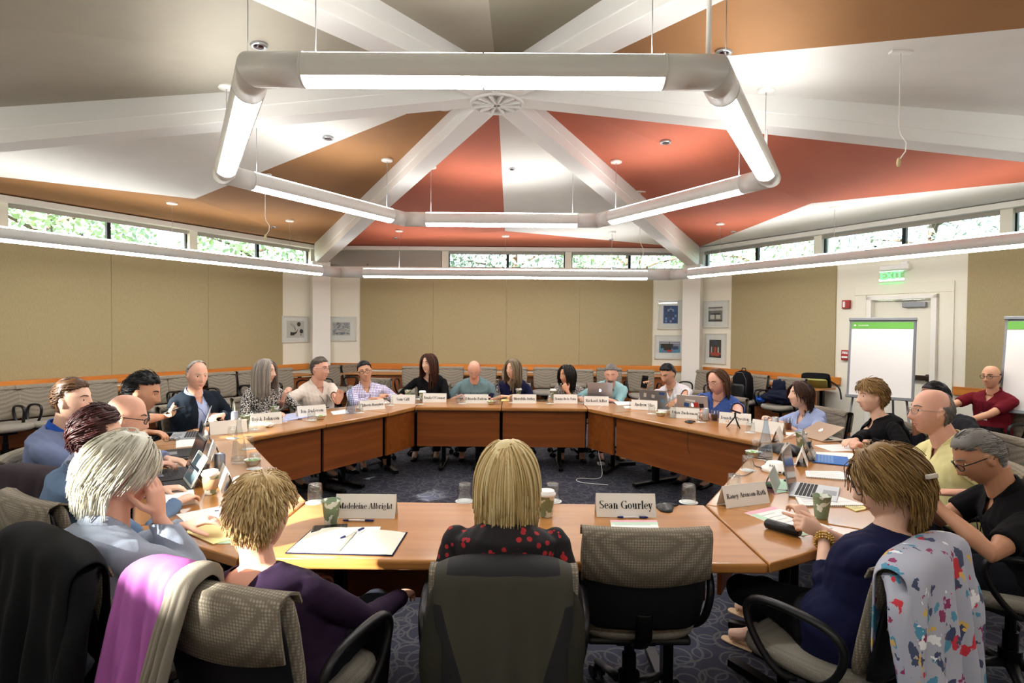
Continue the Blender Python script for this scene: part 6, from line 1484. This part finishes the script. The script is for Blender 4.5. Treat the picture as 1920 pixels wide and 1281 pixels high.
# open notebook with curved pages on the near table
t = thing('open_notebook', 'open blank notebook with a dark cover on the near table', 'notebook'); place(t, 655, 1018, R(-2)); q = MB(); W, D = .205, .245
for s_, hh in ((-1, .022), (1, .012)):
    top = [(s_*W*u, .001+hh*(math.sin(PI*min(1, u*1.05))**.6)*(1-.45*u)+.002) for u in [k/14 for k in range(15)]]
    secs = [[(x, y, z) for x, z in top]+[(x, y, .004) for x, z in top[::-1]] for y in (-D/2, D/2)]
    q.loft(secs, 0, sm=False)
q.build('pages', mat('notebook_page', 'ece8d8', .8), t)
MB().box((0, 0, .002), (2*W+.012, D+.012, .003)).build('cover', 'c_navy', t, bevel=.001)
MB().box((.003, 0, .012), (.004, D, .001)).build('ribbon', 'c_grey', t)
pen(661, 1008, 62, 'white and blue pen lying in the fold of the open notebook', .014)
def phone(px, py, ang, lab, h=.008, z=0):
    t = thing('smartphone', lab, 'phone'); place(t, px, py, R(ang)); t.location.z += z
    MB().box((0, 0, h/2), (.145, .072, h)).build('case', 'black_plastic', t, bevel=.003); MB().box((0, 0, h+.0004), (.13, .064, .0008)).build('screen', 'screen_dark', t); return t
phone(618, 994, 12, 'dark smartphone beside the green cup on the near table', .012); phone(1016, 752, 10, 'dark smartphone on the far table left of the Nonny card')
phone(330, 862, 30, 'blue phone by the sunlit papers on the left')
# phone held by the man in white and by the black-haired young man
bpy.context.view_layer.update()
t = phone(1207, 715, 0, 'dark phone held up by the man in the white shirt'); hp = WS.t.matrix_world @ (WS.wR+V((0, .0, .105))); hp = hp+(CAMP-hp).normalized()*.032; t.matrix_world = Matrix.Translation(hp) @ Matrix.Rotation(R(8), 4, 'Y') @ Matrix.Rotation(PI/2, 4, 'X') @ Matrix.Rotation(PI/2, 4, 'Z')
t = phone(355, 780, 0, 'dark phone held by the young man in the charcoal t-shirt'); hp = YM.t.matrix_world @ (YM.wL)+V((.095, -.01, .050)); t.matrix_world = Matrix.Translation(hp) @ Matrix.Rotation(R(-10), 4, 'Z') @ Matrix.Rotation(R(-20), 4, 'Y')
# eyeglass case
t = thing('glasses_case', 'black rounded eyeglass case at the near right corner of the table', 'case'); a, b = pt(1436, 990), pt(1500, 1008); c_ = (a+b)/2; t.location = (c_.x, c_.y, TT); d = (b-a); L_ = d.length; t.rotation_euler.z = math.atan2(d.y, d.x)
q = MB().tube([(-L_/2-.002, 0, .022), (-L_/2+.006, 0, .022), (L_/2-.006, 0, .022), (L_/2+.002, 0, .022)], [(.016, .014), (.024, .021), (.024, .021), (.016, .014)], 16, up=(0, 0, 1)); q.build('case_shell', 'black_plastic', t); MB().tube([(-L_/2+.01, -.0245, .022), (L_/2-.01, -.0245, .022)], .0012, 5).build('case_seam', 'black_metal', t)
# spiderphone pods and conference phone
def pod(px, py, lab, s=1):
    t = thing('microphone_pod', lab, 'microphone'); place(t, px, py, .4)
    q = MB(); secs = []
    for z, k in ((0, 1.0), (.005, 1.02), (.012, .8), (.019, .4), (.021, .25)):
        secs.append([(s*k*(.04+.035*max(0, math.cos(1.5*a))**2)*math.cos(a), s*k*(.04+.035*max(0, math.cos(1.5*a))**2)*math.sin(a), z) for a in [2*PI*j/36 for j in range(36)]])
    q.loft(secs).build('pod_body', 'black_plastic', t); MB().lathe([(.001, .022), (.008, .0225), (.009, .020)], n=14).build('mute_button', 'grey_metal', t)
pod(1246, 952, 'black triangular microphone pod right of the Sean Gourley card', 1.1); pod(1292, 792, 'black microphone pod in front of the Ethan card')
t = thing('conference_phone', 'black conference phone with keypad on the right front table', 'phone'); place(t, 1470, 848, R(20))
q = MB(); secs = []
for z, k in ((0, 1), (.012, 1.02), (.035, .8), (.055, .45), (.062, .2)):
    secs.append([(k*(.09+.07*(.5+.5*math.cos(3*a)))*math.cos(a), k*(.09+.07*(.5+.5*math.cos(3*a)))*math.sin(a), z) for a in [2*PI*j/48 for j in range(48)]])
q.loft(secs).build('phone_body', 'black_plastic', t)
q = MB()
for i in range(4):
    for j in range(3): q.box((.095+.016*i, (j-1)*.018, .038-.006*i), (.011, .012, .006))
q.build('keypad', 'grey_metal', t); MB().box((.06, 0, .052), (.03, .05, .008), ry=R(20)).build('display', 'tablet_screen', t)
# white power hub
t = thing('power_hub', 'white round power hub with outlets on the right front table', 'power strip'); place(t, 1455, 884, .3)
MB().lathe([(.001, 0), (.085, 0), (.088, .008), (.085, .024), (.07, .028), (.055, .058), (.03, .064), (.001, .064)], n=28).build('hub_body', 'white_gloss', t)
q = MB()
for k in range(4):
    a = k*PI/2+.4
    for o_ in (-.007, .007): q.box((.064*math.cos(a)-o_*math.sin(a), .064*math.sin(a)+o_*math.cos(a), .045), (.004, .003, .012), rz=a)
    q.box((.085*math.cos(a+.7), .085*math.sin(a+.7), .014), (.006, .014, .008), rz=a+.7)
q.build('outlet_slots', 'black_plastic', t)
t = thing('webcam', 'small black webcam between the power hub and open laptop', 'camera'); place(t, 1477, 903, 2.4)
MB().lathe([(.001, 0), (.024, 0), (.022, .008), (.001, .01)], n=18).tube([(0, 0, .008), (0, 0, .03)], .005, 8).build('webcam_stand', 'black_plastic', t); MB().ball((0, 0, .042), (.030, .018, .018), 16, 10).build('webcam_head', 'black_plastic', t); MB().tube([(0, -.012, .042), (0, -.021, .042)], .010, 14).build('webcam_lens', 'steel', t)
# mini tripod
t = thing('mini_tripod', 'small black tripod with a phone mount standing in front of a name card', 'tripod'); place(t, 1378, 802, .3)
for k in range(3):
    a = k*2*PI/3+.5; MB().tube([(0, 0, .10), (.05*math.cos(a), .05*math.sin(a), .03), (.07*math.cos(a), .07*math.sin(a), .003)], [.006, .006, .005], 8).build('leg', 'black_plastic', t)
MB().tube([(0, 0, .09), (0, 0, .125)], .009, 10).ball((0, 0, .128), .011, 12, 8).build('ball_head', 'black_plastic', t); MB().box((0, 0, .146), (.11, .02, .014), ry=R(18)).build('clamp', 'black_plastic', t)

# laptops: local -y is the user, +y the back of the lid
mat('key_dark', '1b1c1f', .6); mat('silver', 'b9bbbd', .35, metal=.7); mat('gold_metal', 'cdbba4', .35, metal=.5); mat('logo_white', (.95, .96, 1), .5, emit=1.2)
def laptop(px, py, ang, lab, lid=105, body='silver', W=.31, D=.215, logo=True, stickers=0, scr='screen_dark'):
    t = thing('laptop', lab, 'laptop'); place(t, px, py, R(ang))
    MB().box((0, 0, .007), (W, D, .012)).build('laptop_base', body, t, bevel=.004)
    q = MB()
    for i in range(5):
        for j in range(13): q.box((-W/2+.026+j*(W-.052)/12, D/2-.035-i*.0185, .0136), ((W-.052)/12-.003, .015, .0014))
    q.build('keyboard', 'key_dark', t); MB().box((0, -D/2+.042, .0134), (.10, .065, .0006)).build('trackpad', 'grey_metal', t)
    H_ = Matrix.Translation((0, D/2-.003, .012)) @ Matrix.Rotation(R(90-lid), 4, 'X').inverted()
    # lid frame: x width, z up along lid, outer face +y
    H_ = Matrix.Translation((0, D/2-.003, .012)) @ Matrix.Rotation(R(lid-90), 4, 'X').inverted()
    ld = MB().box((0, 0, D/2), (W, .006, D), M=H_).build('lid', body, t, bevel=.003)
    MB().box((0, -.0035, D/2+.003), (W-.02, .001, D-.024), M=H_).build('screen', scr, ld)
    if logo:
        q = MB(); sc_ = .017
        pts = [(0, .78), (.35, .95), (.75, .80), (.86, .62), (.62, .30), (.66, .0), (.90, -.22), (.62, -.80), (.30, -.98), (0, -.86), (-.30, -.98), (-.66, -.78), (-.95, -.10), (-.86, .52), (-.45, .92)]
        cz = D*.52; base = [(x*sc_, .0036, cz+z*sc_) for x, z in pts]
        q.add(base+[(0, .0036, cz)], [(i, (i+1) % len(base), len(base)) for i in range(len(base))], M=H_)
        lf = [(0, 1.05), (.12, 1.35), (.42, 1.55), (.36, 1.22)]; q.add([(x*sc_, .0036, cz+z*sc_) for x, z in lf], [(0, 1, 2, 3)], M=H_)
        q.build('lid_logo', 'logo_white', ld)
    if stickers:
        cols = {1: [('art_blue', -.10, .18, .06, .03), ('art_pale', .0, .14, .035, .04), ('art_pale', .09, .15, .03, .05), ('art_pale', .06, .06, .045, .035), ('art_sky', -.10, .09, .03, .03)],
                2: [('art_red', -.02, .06, .13, .028), ('art_red', .07, .04, .16, .026), ('art_red', -.035, .115, .05, .05), ('key_dark', -.09, .11, .045, .045), ('art_blue', .06, .11, .05, .045), ('paper', .02, .16, .10, .02)]}[stickers]
        for m_, x, z, w_, h in cols:
            q = MB(); q.tube([(x, .0034, z), (x, .0042, z)], 1, 4) if False else q.box((x, .0036, z), (w_, .0012, h), M=H_, ry=R(random.uniform(-12, 12))); q.build('sticker', m_, ld, bevel=.0004)
        if stickers == 2: serif_text('republik', .022, ld, H_ @ Matrix.Translation((-.02, .0046, .06)) @ WT, .12, 'paper')
    return t
laptop(350, 818, -65, 'silver laptop used by the young man in the charcoal t-shirt', 108)
laptop(1122, 748, 182-2, 'silver laptop of the man in light teal, lid towards the camera', 104).rotation_euler.z = R(180)
laptop(1232, 764, 150, 'dark laptop with colourful stickers in front of the man in white', 112, 'grey_metal', logo=False, stickers=1)
laptop(1305, 778, 148, 'silver laptop covered in red and blue stickers used by the long-haired man', 108, stickers=2)
laptop(1540, 822, 100, 'gold laptop with half-closed lid in front of the black cardigan woman', 28, 'gold_metal')
laptop(1528, 925, 58, 'open silver laptop with black keys on the right front table', 100, W=.32, D=.225, logo=False)
laptop(318, 893, -53, 'dark laptop with pinkish edge under the hands behind the white-haired man', 108, 'key_dark', logo=False)
laptop(340, 852, -58, 'dark laptop with upright lid in front of the balding man', 100, 'key_dark', W=.29, D=.2, logo=False)
# fix which way users sit: -y must face the sitter
# tablets
mat('tablet_white', 'e6efe2', .35); mat('key_blue', '2f6fc0', .6); mat('slate_grey', '8c9094', .4)
def tablet(px, py, ang, lab, frame, scr, keys, W=.25, D=.17, lean=62):
    t = thing('tablet_computer', lab, 'tablet'); place(t, px, py, R(ang))
    MB().box((0, -.04, .004), (W+.01, D+.02, .006)).build('keyboard_cover', keys, t, bevel=.002)
    q = MB()
    for i in range(5):
        for j in range(12): q.box((-W/2+.02+j*(W-.04)/11, D/2-.055-i*.0195-.01, .0078), ((W-.04)/11-.003, .016, .0015))
    q.build('keys', 'key_dark' if keys != 'key_blue' else 'key_blue2', t)
    H_ = Matrix.Translation((0, D/2-.045, .008)) @ Matrix.Rotation(R(90-lean), 4, 'X').inverted() if False else Matrix.Translation((0, D/2-.045, .008)) @ Matrix.Rotation(-R(90-lean), 4, 'X')
    b = MB().box((0, 0, D/2+.003), (W, .008, D+.006), M=H_).build('tablet_body', frame, t, bevel=.004)
    MB().box((0, -.0046, D/2+.003), (W-.03, .001, D-.026), M=H_).build('screen', scr, b)
    MB().box((0, .03, .05), (W*.9, .004, .11), M=Matrix.Translation((0, D/2-.0, .0)) @ Matrix.Rotation(R(25), 4, 'X')).build('kickstand', 'black_plastic', t)
mat('key_blue2', '6b98d0', .6)
tablet(335, 912, -52, 'white tablet standing on a black keyboard cover before the white-haired man', 'tablet_white', 'tablet_screen', 'key_dark')
tablet(1545, 862, 62, 'tablet standing on a bright blue keyboard cover at right', 'slate_grey', 'screen_dark', 'key_blue', W=.28, D=.19)
# plate with sandwich, crumpled napkins
t = thing('bread_roll', 'small bread roll sandwich on a napkin, left back table', 'food'); place(t, 521, 791, .3); t.location.z += .003
MB().ball((0, 0, .012), (.042, .036, .013), 18, 8).build('bottom_bun', mat('bread', 'd9a868', .8, noise_=.2), t); MB().box((0, 0, .023), (.075, .06, .004), rz=.3).build('filling', 'yellow_card', t); MB().ball((.004, 0, .034), (.040, .034, .017), 18, 10).build('top_bun', 'bread', t)
q = MB(); q.prism([(-.07, -.06), (.075, -.055), (.07, .06), (-.06, .055)], 0, .002); p = pt(521, 791); tag(q.build('paper_napkin', 'paper', loc=(p.x, p.y, TT), rz=.5), 'white napkin under the bread roll', 'napkin')
for px, py, lb in ((505, 801, 'beside the Johnson name card'), (674, 769, 'between the left back carafe and its glass')):
    q = MB(); lump(q, (0, 0, .018), (.032, .028, .020), px, .5); p = pt(px, py); tag(q.build('crumpled_napkin', 'paper', loc=(p.x, p.y, TT)), 'crumpled white paper '+lb, 'napkin')
t = thing('plate', 'small white plate with crumbs before the woman in light blue', 'plate'); place(t, 1422, 800)
MB().lathe([(.001, .002), (.05, .001), (.08, .012), (.082, .014), (.05, .005), (.001, .004)], n=30, caps=False).build('plate_dish', 'white_gloss', t); q = MB(); lump(q, (.01, 0, .014), (.025, .02, .01), 4, .5); q.build('leftover_food', 'bread', t)
# eyeglasses lying on the left
t = thing('eyeglasses', 'folded eyeglasses lying beside sunlit papers on the left front table', 'glasses'); place(t, 322, 828, .8)
q = MB()
for e in (-1, 1): q.tube([(e*.033+.022*math.cos(a), 0, .018+.016*math.sin(a)) for a in [2*PI*j/16 for j in range(17)]], .0014, 5, caps=False); q.tube([(e*.056, 0, .022), (e*.05, .06, .012), (e*.03, .10, .003)], .0014, 5)
q.tube([(-.01, 0, .022), (.01, 0, .022)], .0014, 5); q.build('frame', 'glass_frame', t)
# cords
def cord(pts, r, m, lab, name='cable', cat='cable'):
    q = MB().tube(smooth_path(pts, 4), r, 6); return tag(q.build(name, m), lab, cat)
a = pt(1118, 762); e1 = pt(1122, 765.5)
fx, fy = e1.x, I['FR2'].y-.03
cord([tuple(pt(1150, 757)+V((0, 0, .004))), tuple(pt(1130, 761)+V((0, 0, .004))), (fx+.0, fy+.06, TZ+.006), (fx, fy-.0, TZ-.01), (fx, fy-.02, .5), (fx-.02, fy-.05, .3), (fx+.04, fy-.1, .05), (fx-.02, fy-.2, .006), (fx-.25, fy-.12, .006), (fx-.28, fy-.3, .006), (fx-.05, fy-.38, .006), (fx+.04, fy-.42, .01)], .003, 'white_gloss', 'white charger cord hanging over the front of the far right table corner')
p = at(1127, 872, .0); t = thing('power_adapter', 'white charger brick on the carpet under the hanging white cord', 'adapter', (p.x, p.y, .002), .2); MB().box((0, 0, .015), (.08, .08, .03)).build('adapter_body', 'white_gloss', t, bevel=.008); MB().box((.045, 0, .012), (.01, .03, .012)).build('plug_prongs', 'steel', t)
p = at(1150, 873, .0); t = thing('power_strip', 'black power strip on the carpet beside the white charger', 'power strip', (p.x+.1, p.y, .002), .25); MB().box((0, 0, .02), (.34, .06, .04)).build('strip_body', 'black_plastic', t, bevel=.008); MB().box((0, -.0, .041), (.26, .03, .002)).build('socket_row', 'c_grey', t)
cord([tuple(pt(1472, 826)+V((0, 0, .02))), tuple(pt(1492, 818)+V((0, 0, .03))), tuple(pt(1503, 812)+V((0, 0, .012)))], .006, 'white_gloss', 'thick black and white connector cord behind the conference phone')
cord([tuple(pt(1410, 862)+V((0, 0, .02))), tuple(pt(1425, 868)+V((0, 0, .025))), tuple(pt(1440, 868)+V((0, 0, .03))), tuple(pt(1436, 880)+V((0, 0, .006))), tuple(pt(1415, 876)+V((0, 0, .004))), tuple(pt(1412, 866)+V((0, 0, .004)))], .003, 'black_plastic', 'black cable looping beside the white power hub')
cord([tuple(pt(1412, 885)+V((0, 0, .004))), tuple(pt(1395, 895)+V((0, 0, .004))), tuple(pt(1378, 892)+V((0, 0, .004)))], .002, 'black_plastic', 'thin black cable at the inner edge of the right front table')
cord([tuple(pt(1418, 864)+V((0, 0, .004))), tuple(pt(1432, 863)+V((0, 0, .004))), tuple(pt(1445, 874)+V((0, 0, .01)))], .003, 'white_gloss', 'white cable running into the power hub')
ex = at(1292, 800, TZ); cord([(ex.x, ex.y, TZ+.004), (ex.x-.05, ex.y-.12, TZ-.02), (ex.x-.05, ex.y-.13, .5), tuple(at(1330, 900, .004)), tuple(at(1345, 908, .004))], .002, 'black_plastic', 'thin dark cable trailing down the right back table front')

# pen held by writing man, bracelets, clip, sandals
def held_pen(P_, hand, lab):
    w_ = P_.wR if hand == 'R' else P_.wL; M = P_.t.matrix_world; bpy.context.view_layer.update(); p = P_.t.matrix_world @ (w_+V((0, .06, .02)))
    t = thing('ballpoint_pen', lab, 'pen', p[:]); MB().tube([(-.01, 0, -.06), (.015, .02, .06)], .0045, 8).build('barrel', 'pen_white', t)
mat('clip_silver', 'cfcac0', .35, metal=.4); mat('bracelet_gold', 'c9a45c', .3, metal=.9)
MB().box((-.082, -.118, .030), (.075, .014, .016), M=RW.HM, rz=R(-35), ry=R(12)).build('hair_clip', 'clip_silver', RW.t, bevel=.003)
w_, e_ = RW.wL, RW.eL; d_ = (e_-w_).normalized(); q = MB()
for k in range(3):
    c_ = w_+d_*(.03+.014*k); u_ = d_.orthogonal().normalized(); v_ = d_.cross(u_)
    for j in range(18): a = 2*PI*j/18; q.ball(c_+u_*.032*math.cos(a)+v_*.032*math.sin(a), .0062, 6, 5)
q.build('bracelet', 'bracelet_gold', RW.t)
mat('sandal_beige', 'cdb08a', .5)
for a in (RW.aR, RW.aL):
    q = MB(); q.loft([[(a.x+x, a.y+.06+y, z) for x, y in rrect(.036, .115, 20, 3)] for z in (max(.004, a.z-.098), max(.012, a.z-.088))])
    q.box((a.x, a.y-.035, max(.04, a.z-.065)), (.05, .045, .07)).build('sandal_heel', 'sandal_beige', RW.t)
    q = MB().tube([a+V((.036*math.cos(x), .038*math.sin(x), .0)) for x in [2*PI*j/14 for j in range(15)]], .005, 6, caps=False).tube([a+V((-.036, .11, -.07)), a+V((0, .11, -.035)), a+V((.036, .11, -.07))], .006, 6); q.build('sandal_strap', 'sandal_beige', RW.t)
# ------------------------------------------------------------------ trees outside the clerestory windows
def leaf_mat(name, c1, c2):
    m, n, l, b, tc = nodes_mat(name, .6); g = n.new('ShaderNodeNewGeometry'); r = ramp(n, [(0, c1), (1, c2)]); l.new(g.outputs['Random Per Island'], r.inputs[0]); l.new(r.outputs[0], b.inputs['Base Color'])
leaf_mat('leaves', '86a070', 'c8dba8'); leaf_mat('leaves_dark', '6d8468', 'b4c6a8'); mat('bark', '6b5a4a', .9, noise_=.3); mat('ground_grass', '5b6b3c', .95, noise_=.3, nscale=2)
struct(MB().prism([(40*math.cos(R(20*k)), 40*math.sin(R(20*k))) for k in range(18)], -.3, -.12).build('ground', 'ground_grass'))
rnd = random.Random(3)
TREES = [(-3.5, 12.5, 5.6, 1), (0.2, 13.5, 6.2, 1), (3.6, 12.5, 5.6, 0), (6.8, 10.8, 5.4, 0), (9.8, 8.4, 5.6, 1), (12, 5, 5.6, 0), (13, 1.0, 5.4, 1), (-7.2, 11.5, 5.2, 0), (-10.5, 8.2, 5.4, 0), (-13.0, 4.5, 5.2, 1)]
for i, (x, y, h, k) in enumerate(TREES):
    where = ['seen through the left part of the back windows', 'seen through the middle back windows', 'seen through the right back windows', 'seen past the right corner column', 'seen through the middle windows of the right wall', 'seen above the door', 'seen at the right edge of the right windows', 'seen past the left corner column', 'seen through the right window of the left wall', 'seen through the left window of the left wall'][i]
    t = thing('tree', 'leafy green tree outside the building, '+where, 'tree', (x, y, -.15))
    q = MB().tube([(0, 0, 0), (.05, 0, h*.35), (-.05, .05, h*.6), (0, 0, h*.85)], [.16, .13, .09, .03], 8)
    for b_ in range(9):
        a = b_*2.4; z0 = h*(.35+.05*b_); q.tube([(0, 0, z0), (math.cos(a)*.8, math.sin(a)*.8, z0+.35), (math.cos(a)*1.7, math.sin(a)*1.7, z0+.5)], [.05, .035, .012], 5)
    q.build('trunk', 'bark', t); q = MB()
    for n_ in range(3600):
        u = V((rnd.gauss(0, 1), rnd.gauss(0, 1), rnd.gauss(0, 1))).normalized()*rnd.uniform(.35, 1)**.5
        c = V((u.x*2.2, u.y*2.2, h*.62+u.z*h*.36)); a = V((rnd.uniform(-1, 1), rnd.uniform(-1, 1), rnd.uniform(-1, 1))).normalized(); b = a.orthogonal().normalized(); s_ = rnd.uniform(.05, .11)
        q.add([c-a*s_, c+b*s_*.5, c+a*s_, c-b*s_*.5], [(0, 1, 2, 3)], 0)
    q.build('foliage', 'leaves_dark' if k else 'leaves', t)
